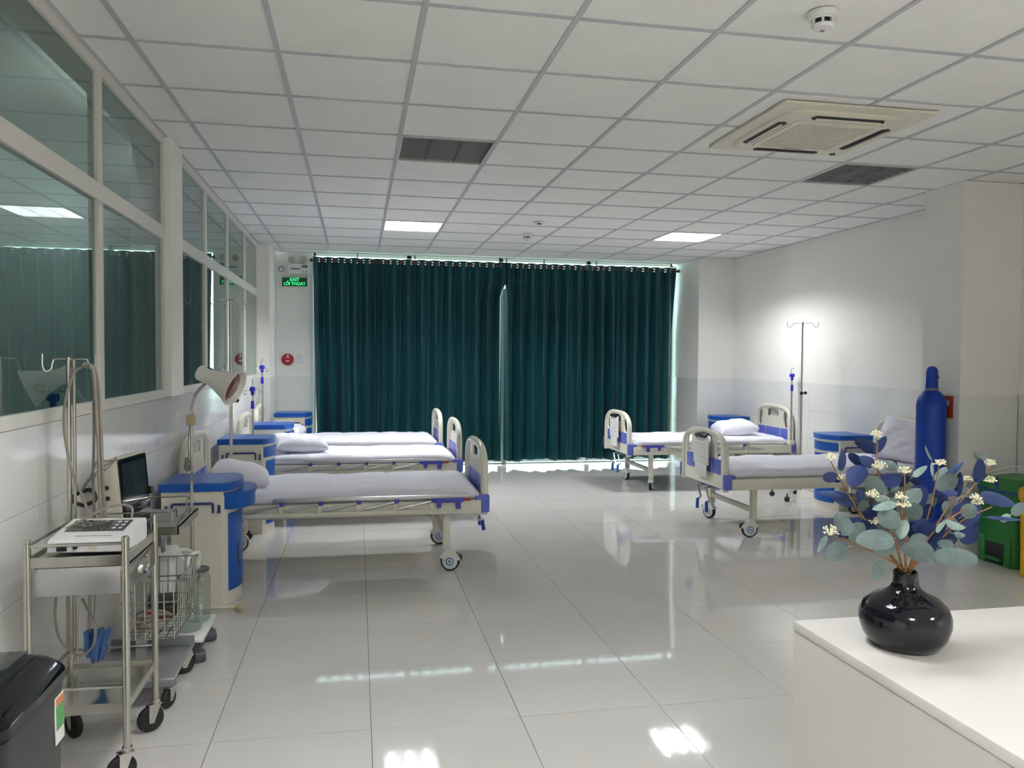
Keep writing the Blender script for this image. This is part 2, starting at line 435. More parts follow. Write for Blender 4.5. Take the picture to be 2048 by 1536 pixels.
troffer(*FIX[2], 'dark switched-off louvre ceiling light left of the air conditioner')
troffer(*FIX[3], 'dark switched-off louvre ceiling light beside the ceiling air conditioner, by the right pillar')
troffer(*FIX[4], 'lit louvre ceiling light overhead, nearest the camera on the left')
troffer(*FIX[5], 'switched-off louvre ceiling light overhead, above the white counter on the right')
troffer(*FIX[6], 'added louvre ceiling light for fill, unseen behind the camera on the left')  # this pair is added out of view to fill surfaces facing the camera
troffer(*FIX[7], 'added louvre ceiling light for fill, unseen behind the camera on the right')
for yb, lab in ((5.4, 'added batten light brightening the room behind the glass, unseen above the partition head, nearer one'), (7.6, 'added batten light brightening the room behind the glass, unseen above the partition head, farther one')):
    o = thing('added_batten_light', lab, 'light', (-1.43, yb, 3.16), 0, 'added batten lights behind the glass partition')  # unseen lamps added to brighten the room behind the glass
    MB().bb(-.05, .05, -.62, .62, -.03, -.002, .006).build('tray', 'fixture_white', o)
    MB().cyl((0, -.6, -.05), (0, .6, -.05), .014, n=10).build('fluorescent_tube', 'tube_added_cove', o)
    for y_ in (-.61, .61): MB().bb(-.03, .03, y_-.012, y_+.012, -.07, -.03, .004).build('tube_holder', 'fixture_white', o)
# ------------------------------------------------------------------ curtains
YC, ZROD, ZTOP, ZBOT = 10.42, 2.705, 2.752, .075
def curtain(segs, label, seed, lean=0, leanr=0, wrap=0):
    rnd = random.Random(seed)
    us = []; 
    for x0, x1, P in segs:
        n = max(1, round((x1-x0)/P*2))          # half waves
        for k in range(n*8): us.append((x0+(x1-x0)*k/(n*8), P))
    us.append((segs[-1][1], segs[-1][2]))
    zs = [ZTOP-.0]+[ZTOP-.009-.0085*k for k in range(8)]+[ZROD-.05-.02*k for k in range(1, 3)]
    z = zs[-1]
    while z > ZBOT+.1: z -= .11; zs.append(z)
    zs[-1] = ZBOT
    x0 = us[0][0]; L = us[-1][0]-x0
    amp = [rnd.uniform(.55, 1.25) for _ in range(len(us)//8+3)]
    ph = [rnd.uniform(-.5, .5) for _ in range(len(us)//8+3)]
    o = thing('curtain', label, 'curtain', (x0+L/2, YC, 0), 0, 'teal eyelet curtains')
    m = MB(); rows = []
    for z in zs:
        t = min(1, max(0, (ZROD-z)/2.6)); row = []
        for i, (u, P) in enumerate(us):
            h = i/8; k = int(h); fr = h-k
            a = amp[k]*(1-fr)+amp[k+1]*fr; p = ph[k]*(1-fr)+ph[k+1]*fr
            A = min(.072, .42*P)*(.6+.4*min(1, t*6))*(1+(a-1)*min(1, t*6))
            th = pi*h
            y = -A*sin(th + p*t*.9) - .010*t*sin(2.6*th+p*7)*min(1, t*4)
            xx = u + max(0, lean)*t*(1-(u-x0)/L) - leanr*(t if lean >= 0 else min(1, max(0, (2.43-z)/.06)))*((u-x0)/L)**6 + .012*t*sin(th*2+p*3)
            if wrap: y = y*(1-.8*max(0, (u-x0-L+.05)/.05)*t) + wrap*max(0, (u-x0-L+.05)/.05)*min(1, t*3)
            sag = -.004*abs(sin(th)) if z > ZROD+.03 else 0
            zz = z + sag + (.012*sin(u*9+seed)+.008*sin(u*23) if z == ZBOT else 0)
            row.append(Vector((xx-x0-L/2, y, zz)))
        rows.append(row)
    m.grid(rows)
    kill = []
    m.bm.faces.ensure_lookup_table()
    cr_ = [us[i][0] for i in range(8, len(us)-4, 8)]; cp = [us[i][1] for i in range(8, len(us)-4, 8)]
    for f_ in m.bm.faces:
        c = f_.calc_center_median()
        if abs(c.z-ZROD) > .03: continue
        for x, P in zip(cr_, cp):
            if P < .1: continue
            dx = (c.x+x0+L/2-x)
            if sqrt(dx*dx*3.4+(c.z-ZROD)**2) < .021: kill.append(f_); break
    bmesh.ops.delete(m.bm, geom=kill, context='FACES')
    m.build('cloth', 'curtain', o, angle=70)
    rg = {}
    for i, (x, P) in enumerate(zip(cr_, cp)):
        s = 1 if i % 2 == 0 else -1
        if P < .1: continue
        if s not in rg: rg[s] = MB().torus((0, 0, 0), (-s*1.55, 1, 0), .023, .0045, 18, 6).build('eyelet', 'chrome', o, (x-x0-L/2, 0, ZROD))
        else: share(rg[s], 'eyelet', o, (x-x0-L/2, 0, ZROD))
    return o
curtain([(-.565, .235, .16)], 'narrow teal eyelet curtain hanging beside the green exit sign', 3, .055)
curtain([(.213, .33, .05), (.33, 1.972, .18)], 'widest teal eyelet curtain, hanging left of the central light gap', 5, -1, .075)
curtain([(1.955, 3.50, .162), (3.50, 3.60, .05)], 'teal eyelet curtain hanging just right of the central light gap', 11)
curtain([(3.575, 4.40, .16)], 'rightmost teal eyelet curtain, ending beside the white corner column', 17, 0, .012, .14)
for a, b, lab in ((-.56, 1.915, 'brown wooden curtain rod above the left pair of teal curtains'), (1.93, 4.40, 'brown wooden curtain rod above the right pair of teal curtains')):
    o = thing('curtain_rod', lab, 'curtain rod', ((a+b)/2, YC, ZROD), 0, 'wooden curtain rods'); L = (b-a)/2
    MB().cyl((-L, 0, 0), (L, 0, 0), .014, n=12).build('rod', 'rod_wood', o)
    for s in (-1, 1):
        if (s == 1 and b < 2) or (s == -1 and a > 1): continue
        MB().lathe([(0, 0), (.012, 0), (.012, .01), (.018, .015), (.026, .03), (.018, .042), (0, .046)], 14, Matrix.Translation((s*L, 0, 0)) @ Matrix.Rotation(s*pi/2, 4, 'Y')).build('finial', 'rod_wood', o)
    for x in (-L*.55, L*.05, L*.97 if b < 2 else -L*.97):
        MB().bb(x-.006, x+.006, -.006, .006, .01, .103).build('bracket', 'black_plastic', o)

# ------------------------------------------------------------------ hospital beds
BL, BW = 2.02, .92
def board_outline(zb, zs_, zt, hw, n=26):
    pts = [(-hw, zb)]
    for k in range(n+1):
        a = pi - pi*k/n
        c, s = cos(a), sin(a)
        pts.append((hw*math.copysign(abs(c)**.62, c), zs_+(zt-zs_)*abs(s)**.75))
    pts.append((hw, zb))
    return pts
def loop(cx, cz, a, b, tilt=0, n=16, e=.7):
    out = []
    for k in range(n):
        t = 2*pi*k/n; u = a*math.copysign(abs(cos(t))**e, cos(t)); v = b*math.copysign(abs(sin(t))**e, sin(t))
        out.append((cx+u*cos(tilt)-v*sin(tilt), cz+u*sin(tilt)+v*cos(tilt)))
    return out
def board(name, o, x, top, out):
    # x: outer plane of the board, out = +1 at the foot, -1 at the head
    s = (top-.40)/(.866-.40); Z = lambda z: .40+(z-.40)*s
    hw = .405
    f = lambda u, v, w_: Vector((x-out*(.022+w_), u, Z(v)))
    arch = [(-.13+.26*k/8, .822-.014*(abs(k-4)/4)**2) for k in range(9)]+[(.13-.26*k/8, .748-.006*(abs(k-4)/4)**2) for k in range(9)]
    holes = [arch, loop(-.288, .722, .046, .086, rad(-13)), loop(.288, .722, .046, .086, rad(13))]
    b = MB().holed(board_outline(.40, .66, .852, hw-.008), holes, f, .014).build(name, 'abs_cream', o)
    p = [Vector((x-out*.03, u, Z(v))) for u, v in board_outline(.385, .66, .852, hw)]
    MB().tube(p, .026, 10).build('rim', 'abs_cream', b)
    for y0, y1 in ((-.335, -.17), (-.155, .155), (.17, .335)):
        for w_ in (.0205, .0375):
            MB().box((x-out*(w_), (y0+y1)/2, Z(.575)), (.006, y1-y0, .125), .012, None, 2).build('inset_panel', 'bed_blue', b)
    for s_ in (-1, 1):
        MB().box((x-out*.048, s_*.432, .465), (.098, .05, .124), .012).build('corner_block', 'bed_blue', o)
    return b
def caster(o, x, y, ang, brake=True):
    c = bpy.data.objects.new('caster', None)
    R = Matrix.Translation((x, y, 0)) @ Matrix.Rotation(ang, 4, 'Z')
    r = .066
    ty = MB()
    prof = [(r-.014, -.016), (r-.003, -.016), (r, -.009), (r, .009), (r-.003, .016), (r-.014, .016)]
    A = R @ Matrix.Translation((-.028, 0, r)) @ Matrix.Rotation(pi/2, 4, 'X')
    ty.lathe(prof+[prof[0]], 24, A)
    c = ty.build('caster', 'rubber', o)
    m = MB()
    for s in (-1, 1):
        m.lathe([(0, s*.022), (.044, s*.022), (.054, s*.016), (.054, s*.008)], 24, A)
    # hood
    m2 = []
    for k in range(9):
        a = rad(20+150*k/8)
        m2.append([A @ Vector((cos(a)*(r+.008), sin(a)*(r+.008), -.024)), A @ Vector((cos(a)*(r+.008), sin(a)*(r+.008), .024)),
                   A @ Vector((cos(a)*(.04), sin(a)*(.04), .024)), A @ Vector((cos(a)*.04, sin(a)*.04, -.024))])
    m.rings(m2); m.cyl(R @ Vector((0, 0, .115)), R @ Vector((0, 0, .15)), .02, n=14)
    m.build('hood', 'caster_white', c)
    for s in (-1, 1):
        MB().lathe([(.02, s*.0226), (.028, s*.0232), (.028, s*.0218), (.02, s*.0218), (.02, s*.0226)], 20, A).build('hub_ring', 'caster_blue', c)
        MB().lathe([(0, s*.0236), (.009, s*.0232), (.009, s*.021)], 14, A).build('hub_cap', 'caster_blue', c)
    if brake:
        MB().box(R @ Vector((-.085, 0, .112)), (.05, .03, .012), .004, (Matrix.Rotation(ang, 3, 'Z') @ rotm('Y', -.5))).box(R @ Vector((-.105, 0, .095)), (.014, .024, .035), .004, Matrix.Rotation(ang, 3, 'Z')).build('brake_pedal', 'black_plastic', c)
def mattress(o, seed, sag=0):
    rnd = random.Random(seed); hw, zb, zt = .435, .497, .578
    prof = [(-hw+.012, zb), (-hw-.004, zb+.022), (-hw, zb+.05), (-hw+.012, zt-.01), (-hw+.045, zt)]
    n = 14
    prof += [(-hw+.045+(2*hw-.09)*k/n, zt+.004*sin(pi*k/n)) for k in range(1, n)]
    prof += [(-u, v) for u, v in reversed(prof[:5])]
    rows = []; N = 44
    for i in range(N+1):
        t = i/N; x = -.945+1.885*t; row = []
        e = min(1, min(t, 1-t)*N/2.2); e = sqrt(max(0, 1-(1-e)**2))
        for u, v in prof:
            nz = noise.noise(Vector((x*2.2+seed, u*5, seed*3.1)))*.006 + noise.noise(Vector((x*7, u*14+seed, 2)))*.003 - .012*max(0, .12-abs(noise.noise(Vector((x*2.4+u*3, u*2.6+seed, 7)))))/.12*(.35 if abs(u) < .3 else 1)
            top = max(0, (v-zb)/(zt-zb))
            z = zb+(v-zb)*(.55+.45*e) + nz*top
            y = u*(.985+.015*e) + nz*.5*(1-abs(u)/hw if abs(u) < hw else 0) + (noise.noise(Vector((x*3, seed, v*9)))*.006 if abs(u) > .4 else 0)
            row.append(Vector((x, y, z)))
        rows.append(row)
    MB().rings(rows, True, True).build('mattress', 'sheet', o, angle=60)['label'] = 'mattress under a tight white sheet'
def side_rail(o, s, x0=-.42, x1=.86):
    # folded-down guard rail along side s (+1/-1 of local y)
    y = s*.484
    r = thing_part = MB().box(((x0+x1)/2, y, .528), (x1-x0, .024, .03), .008).build('guard_rail', 'alu', o)
    MB().bb(x0-.30, x1-.32, y-.008, y+.008, .422, .446).build('lower_bar', 'bed_steel', r)
    n = 5
    for k in range(n):
        xx = x0+.06+(x1-x0-.3)*k/(n-1)
        MB().box((xx, y, .507), (.03, .026, .03), .004).build('clamp', 'clamp_blue', r)
        MB().tube([(xx, y-s*.004, .5), (xx-.24, y-s*.004, .45)], .009, 8).build('link_bar', 'alu', r)
        MB().box((xx-.01, y+s*.002, .465), (.026, .016, .05), .003).cyl((xx-.01, y+s*.008, .455), (xx-.01, y+s*.013, .455), .006, n=8).build('bracket', 'bed_steel', r)
    MB().box((x1-.13, y, .505), (.19, .03, .032), .006).box((x1-.2, y+s*.002, .478), (.03, .024, .05), .006).box((x1-.07, y+s*.002, .472), (.034, .024, .06), .006).build('latch', 'clamp_blue', r)
    MB().box((x1-.012, y+s*.004, .506), (.05, .02, .018), .004).build('release_button', 'red_plastic', r)
def crank(o, y, swing):
    xk = BL/2-.03
    m = MB().tube([(xk-.05, y, .37), (xk+.005, y, .37), (xk+.012, y, .365), (xk+.012, y+swing, .275), (xk+.02, y+swing*1.05, .265), (xk+.05, y+swing*1.3, .262)], .007, 8)
    c = m.build('crank', 'chrome', o)
    MB().cyl((xk+.05, y+swing*1.3, .262), (xk+.065, y+swing*1.75, .185), .013, .015, n=10).build('crank_grip', 'cabinet_blue', c)
def make_bed(label, loc, rz, seed, rails, ang, cranks=True, head_blue=True):
    o = thing('hospital_bed', label, 'bed', loc, rz, 'manual hospital beds')
    hl = BL/2
    for s in (-1, 1):
        MB().bb(-hl+.06, hl-.06, s*.452-.016, s*.452+.016, .405, .495, .004).build('side_beam', 'bed_steel', o)
    m = MB().bb(-hl+.06, -hl+.10, -.436, .436, .41, .47).bb(hl-.10, hl-.06, -.436, .436, .41, .47)
    for x in (-.5, 0, .5): m.bb(x-.02, x+.02, -.436, .436, .42, .46)
    m.build('cross_members', 'bed_steel', o)
    MB().bb(-.93, .93, -.425, .425, .478, .496).build('platform', 'bed_steel', o)
    board('headboard', o, -hl, .935, -1); board('footboard', o, hl, .866, 1)
    for i, x in enumerate((-.72, .72)):
        for s in (-1, 1):
            MB().bb(x-.024, x+.024, s*.385-.022, s*.385+.022, .148, .41, .003).build('leg', 'bed_steel', o)
            caster(o, x, s*.385, ang[i*2+(s > 0)])
        MB().bb(x-.018, x+.018, -.365, .365, .205, .245, .003).build('leg_crossbar', 'bed_steel', o)
    if cranks:
        for y, sw in ((-.09, .06), (.06, .08)): crank(o, y, sw)
        MB().tube([(-.25, -.02, .40), (hl-.08, -.02, .372)], .012, 8).build('crank_shaft', 'bed_steel', o)
    MB().bb(hl-.16, hl-.06, -.16, .14, .375, .41, .004).build('crank_plate', 'cabinet_blue', o)
    mattress(o, seed)
    for s in rails: side_rail(o, s)
    return o
XBL = -.12
make_bed('white hospital bed nearest on the left, beside the infrared lamp', (XBL, 5.73, 0), 0, 3, (-1,), (.3, .2, pi-.3, pi+.1))
make_bed('white hospital bed in the middle of the left row of three', (XBL+.07, 7.64, 0), 0, 14, (-1,), (.3, .2, -.4, .1))
make_bed('white hospital bed farthest on the left, beside the teal curtains', (XBL+.04, 9.03, 0), 0, 8, (), (.3, .2, -.4, .1))
make_bed('white hospital bed nearest on the right, beside the blue gas cylinder', (3.925, 6.31, 0), pi, 21, (), (.3, .6, pi/2+.4, pi-.15))
make_bed('white hospital bed farthest on the right, under the lit wall', (3.93, 8.63, 0), pi, 33, (1,), (.3, .6, pi/2+.1, pi/2-.5))

# ------------------------------------------------------------------ pillows
def pillow(label, loc, rot, sx, sy, sz, seed):
    rows = []; N = 30
    def pt(i, j, s):
        u, v = -1+2*i/N, -1+2*j/N
        a = (max(0, 1-u**4)*max(0, 1-v**4))**.55
        pinch = 1-.09*(1-u*u)*abs(v)**3 ; pin2 = 1-.09*(1-v*v)*abs(u)**3
        n = noise.noise(Vector((u*2.1+seed, v*2.1, s)))*.16 + noise.noise(Vector((u*5+seed, v*3, s*2)))*.09 + .10*noise.noise(Vector((u*1.3+v*6, seed, s))) - .22*max(0, .35-abs(noise.noise(Vector((u*2.2+v*1.6+seed, v*1.2-u, seed)))))
        return Vector((u*sx*pin2, v*sy*pinch, s*sz*a*(1+n)+.004*s + .006*noise.noise(Vector((u*3, v*3, seed)))))
    m = MB()
    m.grid([[pt(i, j, 1) for j in range(N+1)] for i in range(N+1)]); m.grid([[pt(i, j, -1) for j in range(N+1)] for i in range(N+1)])
    bmesh.ops.remove_doubles(m.bm, verts=m.bm.verts, dist=.009)
    o = m.build('pillow', 'sheet', None, loc, 0, 80); o.rotation_euler = rot
    return tag(o, label, 'pillow', 'white pillows')
pillow('white pillow on the nearest left bed, half hidden by the blue-topped cabinet', (-.80, 5.72, .645), (rad(-3), rad(14), .1), .20, .29, .075, 1)
pillow('plump white pillow on the middle bed of the left row', (-.55, 7.60, .65), (.0, rad(5), .25), .24, .30, .08, 5)
pillow('white pillow on the farthest left bed', (-.80, 9.05, .65), (0, rad(8), -.1), .20, .28, .075, 9)
pillow('white pillow lying on the farthest right bed under the lit wall', (4.42, 8.66, .655), (rad(2), rad(-8), -.2), .22, .29, .085, 12)
pillow('white pillow propped upright against the headboard behind the blue gas cylinder', (4.748, 6.09, .755), (rad(14), rad(-66), .12), .205, .265, .095, 17)

# ------------------------------------------------------------------ bedside cabinets
def cab_outline(grow=0, bulge=.075, hx=.205, hy=.212):
    pts = [(-hx-grow, -hy-grow), (hx-bulge+grow, -hy-grow)]
    for k in range(1, 16):
        a = -1+2*k/16
        pts.append((hx-bulge+grow+bulge*cos(a*pi/2)**.8, (hy+grow)*a))
    pts += [(hx-bulge+grow, hy+grow), (-hx-grow, hy+grow)]
    return pts
def front_strip(x_off, hy, bulge, th, n=16, hx=.205):
    o = [(hx-bulge+x_off+bulge*cos((-1+2*k/n)*pi/2)**.8, hy*(-1+2*k/n)) for k in range(n+1)]
    i = [(hx-bulge+x_off-th+bulge*cos((-1+2*k/n)*pi/2)**.8, hy*(-1+2*k/n)) for k in range(n, -1, -1)]
    return o+i
def make_cabinet(label, loc, rz, H, pull=0):
    o = thing('bedside_cabinet', label, 'cabinet', loc, rz, 'bedside cabinets with blue tops')
    f = lambda z0: (lambda u, v, w_: Vector((u, v, z0+w_)))
    MB().prism(cab_outline(), f(.0), H-.045).build('body', 'abs_cream', o, angle=30)
    t = MB().prism(cab_outline(.012), f(H-.045), .045).build('top', 'cabinet_blue', o, angle=30)
    MB().prism(cab_outline(-.012), f(H-.001), .003).build('top_inset', 'cabinet_blue', t, angle=30)
    d = MB().prism(front_strip(.012+pull, .200, .075, .25 if pull else .02), f(H-.155), .085).build('drawer', 'cabinet_blue', o, angle=30)
    if pull:
        MB().prism(front_strip(.022+pull, .204, .078, .25), f(H-.075), .018).build('drawer_lid', 'cabinet_blue', d, angle=30)
    MB().prism(front_strip(.014+pull, .09, .04, .004), f(H-.085), .012).build('drawer_slot', 'shadow_gap', d)
    do = MB().prism(front_strip(.006, .200, .075, .02), f(.075), H-.26).build('door', 'cabinet_blue', o, angle=30)
    MB().bb(.206, .214, -.165, -.155, .22, .36, .003).build('door_slot', 'cabinet_blue_dark', do)
    for s in (-1, 1):
        y = s*.2125
        zz = H-.115
        MB().tube([(-.145, y+s*.012, zz-.055), (-.145, y+s*.012, zz-.004), (-.14, y+s*.012, zz), (.075, y+s*.012, zz), (.08, y+s*.012, zz-.004), (.08, y+s*.012, zz-.055)], .007, 8).build('towel_bar', 'cabinet_blue_dark', o)
        for xx in (-.178, .112):
            MB().box((xx, y+s*.004, zz-.035), (.016, .012, .05), .006).box((xx, y+s*.01, zz-.05), (.022, .014, .014), .005).build('hook', 'cabinet_blue_dark', o)
        MB().cyl((-.03, y, zz+.005), (-.03, y+s*.008, zz+.005), .022, n=16).build('bar_knob', 'white_plastic', o)
    return o
make_cabinet('cream bedside cabinet with blue drawer pulled out, nearest on the left behind the lamp stand', (-.905, 5.005, 0), 0, .722, .07)
make_cabinet('cream and blue bedside cabinet between the first and second left beds', (-.90, 6.90, 0), 0, .787)
make_cabinet('cream and blue bedside cabinet between the second and third left beds', (-.86, 8.335, 0), 0, .78)
make_cabinet('cream and blue bedside cabinet in the far left corner under the exit sign', (-.765, 9.93, 0), 0, .785)
make_cabinet('blue-topped bedside cabinet between the two right beds', (4.71, 7.01, 0), pi, .735)
make_cabinet('blue-topped bedside cabinet beyond the farthest right bed, by the corner column', (4.71, 9.46, 0), pi, .735)

# ------------------------------------------------------------------ drip stands
def bed_drip_pole(label, loc, top, z0, rz=0):
    o = thing('drip_pole', label, 'drip pole', loc, rz, 'blue-headed drip poles on beds'); x = 0
    MB().cyl((0, 0, z0), (0, 0, top-.13), .011, n=10).cyl((0, 0, top-.13), (0, 0, top), .008, n=10).build('tube', 'steel', o)
    MB().cyl((0, 0, top-.17), (0, 0, top-.10), .017, .014, n=12).build('lock_collar', 'iv_blue', o)
    MB().box((0, 0, top+.005), (.05, .05, .045), .014).cyl((0, 0, top-.05), (0, 0, top), .014, .018, n=12).build('hook_head', 'iv_blue', o)
    for k in range(4):
        a = k*pi/2+.4; c, s = cos(a), sin(a)
        p = [(c*r, s*r, top+z) for r, z in ((.02, -.005), (.05, -.005), (.072, -.012), (.082, -.028), (.074, -.042), (.06, -.04), (.054, -.028))]
        if k == 1: p = [(c*r, s*r, top+z) for r, z in ((.01, .02), (.012, .07), (.0, .09), (-.018, .085), (-.02, .068))]
        MB().tube(bez(p, 4), .0028, 6).build('hook', 'steel', o)
    MB().bb(-.03, .03, -.03, .03, z0-.02, z0+.03, .004).build('socket', 'bed_steel', o)
    return o
bed_drip_pole('drip pole with blue hook head on the middle left bed', (-.925, 7.335, 0), 1.165, .52)
bed_drip_pole('taller drip pole with blue hook head on the farthest left bed', (-1.0, 8.72, 0), 1.345, .52, .5)
bed_drip_pole('drip pole with blue hook head on the farthest right bed', (4.86, 8.145, 0), 1.285, .52, .2)
g = bed_drip_pole('drip pole with blue hook head standing behind the glass partition', (-1.5, 4.3, 0), 1.245, .05, .9)
for k, h in enumerate([c for c in kids(g) if c.name.startswith('hook') and not c.name.startswith('hook_head')]):
    h.rotation_euler = (pi, 0, k*.4); h.location = (0, 0, 2*1.245+.03)
def drip_stand(label, loc, top, rz=0, RB=.28):
    o = thing('drip_stand', label, 'drip stand', loc, rz, 'tall steel drip stands')
    MB().cyl((0, 0, .1), (0, 0, 1.12), .0125, n=12).build('lower_tube', 'steel', o)
    MB().cyl((0, 0, 1.0), (0, 0, top), .0095, n=12).build('upper_tube', 'steel', o)
    MB().lathe([(.013, 0), (.018, .004), (.018, .03), (.013, .034)], 14, Matrix.Translation((0, 0, 1.1))).build('collar', 'black_plastic', o)
    MB().cyl((.0, -.012, 1.12), (.034, -.03, 1.12), .006, n=8).ball((.04, -.034, 1.12), .018, 10).build('knob', 'black_plastic', o)
    for k in range(4):
        a = k*pi/2+.15; c, s = cos(a), sin(a)
        p = [(c*r, s*r, top-.012+z) for r, z in ((0, .004), (.07, .004), (.10, -.004), (.115, -.03), (.135, -.038), (.15, -.028), (.154, -.008), (.154, .02))]
        MB().tube(bez(p, 4), .0032, 6).build('hook', 'steel', o)
    MB().cyl((0, 0, .09), (0, 0, .16), .022, n=14).build('hub', 'steel', o)
    for k in range(5):
        a = 2*pi*k/5+.3; c, s = cos(a)*RB/.28, sin(a)*RB/.28
        l = MB().tube([(c*.01, s*.01, .125), (c*.16, s*.16, .105), (c*.28, s*.28, .078)], .011, 8).build('base_leg', 'steel', o)
        MB().cyl((c*.28, s*.28, .05), (c*.28, s*.28, .08), .008, n=8).cyl((c*.28-s*.016, s*.28+c*.016, .027), (c*.28+s*.016, s*.28-c*.016, .027), .027, n=16).build('caster', 'rubber', l)
    return o
drip_stand('tall chrome drip stand rising behind the infrared lamp on the left', (-.972, 6.43, 0), 1.912, .3, .145)
drip_stand('tall chrome drip stand between the right beds against the lit wall', (4.60, 7.52, 0), 1.862, .9)
# ------------------------------------------------------------------ charts on the right beds
def chart(label, x, y, ztop, rz):
    o = thing('clipboard', label, 'clipboard', (x, y, ztop), rz, 'charts hanging on footboards')
    MB().bb(-.012, -.008, -.145, .145, -.225, .0, .003).build('sheet_paper', 'paper', o)
    MB().bb(-.007, -.004, -.152, .152, -.23, .012, .003).build('backing', 'white_plastic', o)
    MB().bb(-.011, -.008, -.115, .115, -.335, -.228, .002).build('tag_card', 'label_white', o)
    MB().box((-.008, 0, .012), (.034, .2, .03), .006).box((.03, 0, .03), (.07, .17, .008), .003).build('clip', 'black_plastic', o)
    MB().tube([(-.014, -.08, -.005), (-.016, -.07, -.022), (-.016, .07, -.022), (-.014, .08, -.005)], .002, 6).build('clip_wire', 'chrome', o)
    for k in range(5):
        MB().bb(-.0126, -.0121, -.11, .11-.03*(k % 3), -.06-.028*k, -.058-.028*k).build('print_line', 'print_grey', o)
    return o
chart('white chart with black clip hanging on the footboard of the nearest right bed', 2.906, 6.275, .80, .0)
chart('white chart with black clip hanging on the footboard of the farthest right bed', 2.911, 8.62, .80, .0)

# ------------------------------------------------------------------ things on the walls
wy = YB
o = thing('exit_sign', 'green illuminated exit sign on the white wall left of the curtains', 'exit sign', (-.800, wy, 2.43))
MB().box((0, -.02, 0), (.365, .04, .138), .008).build('case', 'white_plastic', o)
MB().bb(-.157, .157, -.0425, -.04, -.056, .056).build('face', 'exit_green', o)
Rx = Matrix.Rotation(pi/2, 4, 'X')
text_part('lettering', 'EXIT', .058, 'exit_text', o, Matrix.Translation((0, -.0432, .027)) @ Rx, .001)
text_part('lettering', 'LỐI THOÁT', .052, 'exit_text', o, Matrix.Translation((0, -.0432, -.025)) @ Rx, .001)
o = thing('emergency_light', 'white twin-lamp emergency light box above the exit sign', 'emergency light', (-.757, wy, 2.60))
MB().box((0, -.03, 0), (.262, .06, .128), .008).build('case', 'white_plastic', o)
MB().bb(.045, .12, -.0615, -.06, .012, .045).build('print_block', 'print_grey', o)
MB().bb(-.09, .03, -.0615, -.06, -.012, .006).build('print_line', 'print_grey', o)
for x in (.06, .1): MB().cyl((x, -.06, -.04), (x, -.064, -.04), .008, n=10).build('button', 'black_plastic', o)
for x in (-.078, .075):
    h = MB().lathe([(0, .03), (.02, .03), (.032, .015), (.045, -.02), (.043, -.022), (.03, .012), (0, .02)], 20, Matrix.Translation((x, -.035, .118)) @ Matrix.Rotation(-pi/2, 4, 'X')).build('lamp_head', 'fixture_white', o)
    MB().lathe([(0, -.021), (.042, -.02)], 18, Matrix.Translation((x, -.035, .118)) @ Matrix.Rotation(-pi/2, 4, 'X')).ball((x, -.052, .118), .012, 8).build('reflector', 'chrome', h)
    MB().cyl((x, -.03, .06), (x, -.03, .10), .01, n=8).build('neck', 'white_plastic', h)
o = thing('wall_speaker', 'small round white alarm beacon left of the emergency light box', 'alarm beacon', (-.966, wy, 2.59))
MB().lathe([(0, 0), (.05, 0), (.05, .012), (.04, .02), (.026, .022), (.02, .03), (0, .034)], 24, Matrix.Rotation(pi/2, 4, 'X')).build('case', 'white_plastic', o)
MB().lathe([(.024, .0245), (.036, .0235)], 24, Matrix.Rotation(pi/2, 4, 'X')).build('ring', 'beacon_ring', o)
o = thing('alarm_button', 'round red fire alarm plate on the wall below the exit sign', 'fire alarm', (-.892, wy, 1.428))
MB().lathe([(0, 0), (.076, 0), (.076, .018), (.066, .03), (0, .032)], 32, Matrix.Rotation(pi/2, 4, 'X')).build('plate', 'red_plastic', o)
MB().cyl((.004, -.03, .048), (.004, -.036, .048), .013, n=12).build('lamp', 'label_white', o)
MB().bb(-.028, .026, -.0335, -.031, .020, .026).bb(-.02, .022, -.0335, -.031, -.026, -.012).build('marking', 'label_white', o)
o = thing('wall_switch', 'pale double wall switch beside the red fire alarm', 'switch', (-.735, wy, 1.433))
MB().box((0, -.004, 0), (.07, .008, .122), .003).build('plate', 'white_plastic', o)
for z in (-.022, .022): MB().box((0, -.009, z), (.032, .006, .036), .002).build('rocker', 'label_white', o)
o = thing('wall_socket', 'cream triple wall socket on the tiles behind the steel trolley', 'socket', (XL, 3.50, .355))
MB().box((.006, 0, 0), (.012, .075, .12), .004).build('plate', 'cream_plastic', o)
for z in (-.035, 0, .035):
    for y in (-.008, .008): MB().bb(.0115, .013, y-.002, y+.002, z-.006, z+.006).build('slot', 'black_plastic', o)
o = thing('wall_sign', 'orange-red plate on the pillar side, half behind the gas cylinder', 'sign', (4.439, 5.285, 1.115))
MB().box((-.004, 0, 0), (.008, .21, .17), .003).build('plate', 'sign_red', o)
MB().bb(-.0087, -.0081, -.07, .07, .01, .05).build('print_panel', 'label_white', o)

# ------------------------------------------------------------------ ceiling devices
o = thing('air_conditioner', 'cream square ceiling cassette air conditioner on the right', 'air conditioner', (2.615, 4.19, CZ))
def rsq(h, r, n=6):
    p = []
    for cx, cy, a0 in ((h-r, h-r, 0), (-h+r, h-r, 90), (-h+r, -h+r, 180), (h-r, -h+r, 270)):
        for k in range(n+1):
            a = rad(a0+90*k/n); p.append((cx+r*cos(a), cy+r*sin(a)))
    return p
zf = lambda z0: (lambda u, v, w_: Vector((u, v, z0-w_)))
MB().prism(rsq(.452, .01, 2), zf(-.003), .014).build('outer_panel', 'ac_cream', o)
rg = []
for h, r, z in ((.375, .12, -.015), (.372, .12, -.028), (.355, .11, -.038), (.30, .07, -.040)):
    rg.append([Vector((u, v, z)) for u, v in rsq(h, r, 6)])
fa = MB().rings(rg).build('fascia', 'ac_cream', o, angle=25)
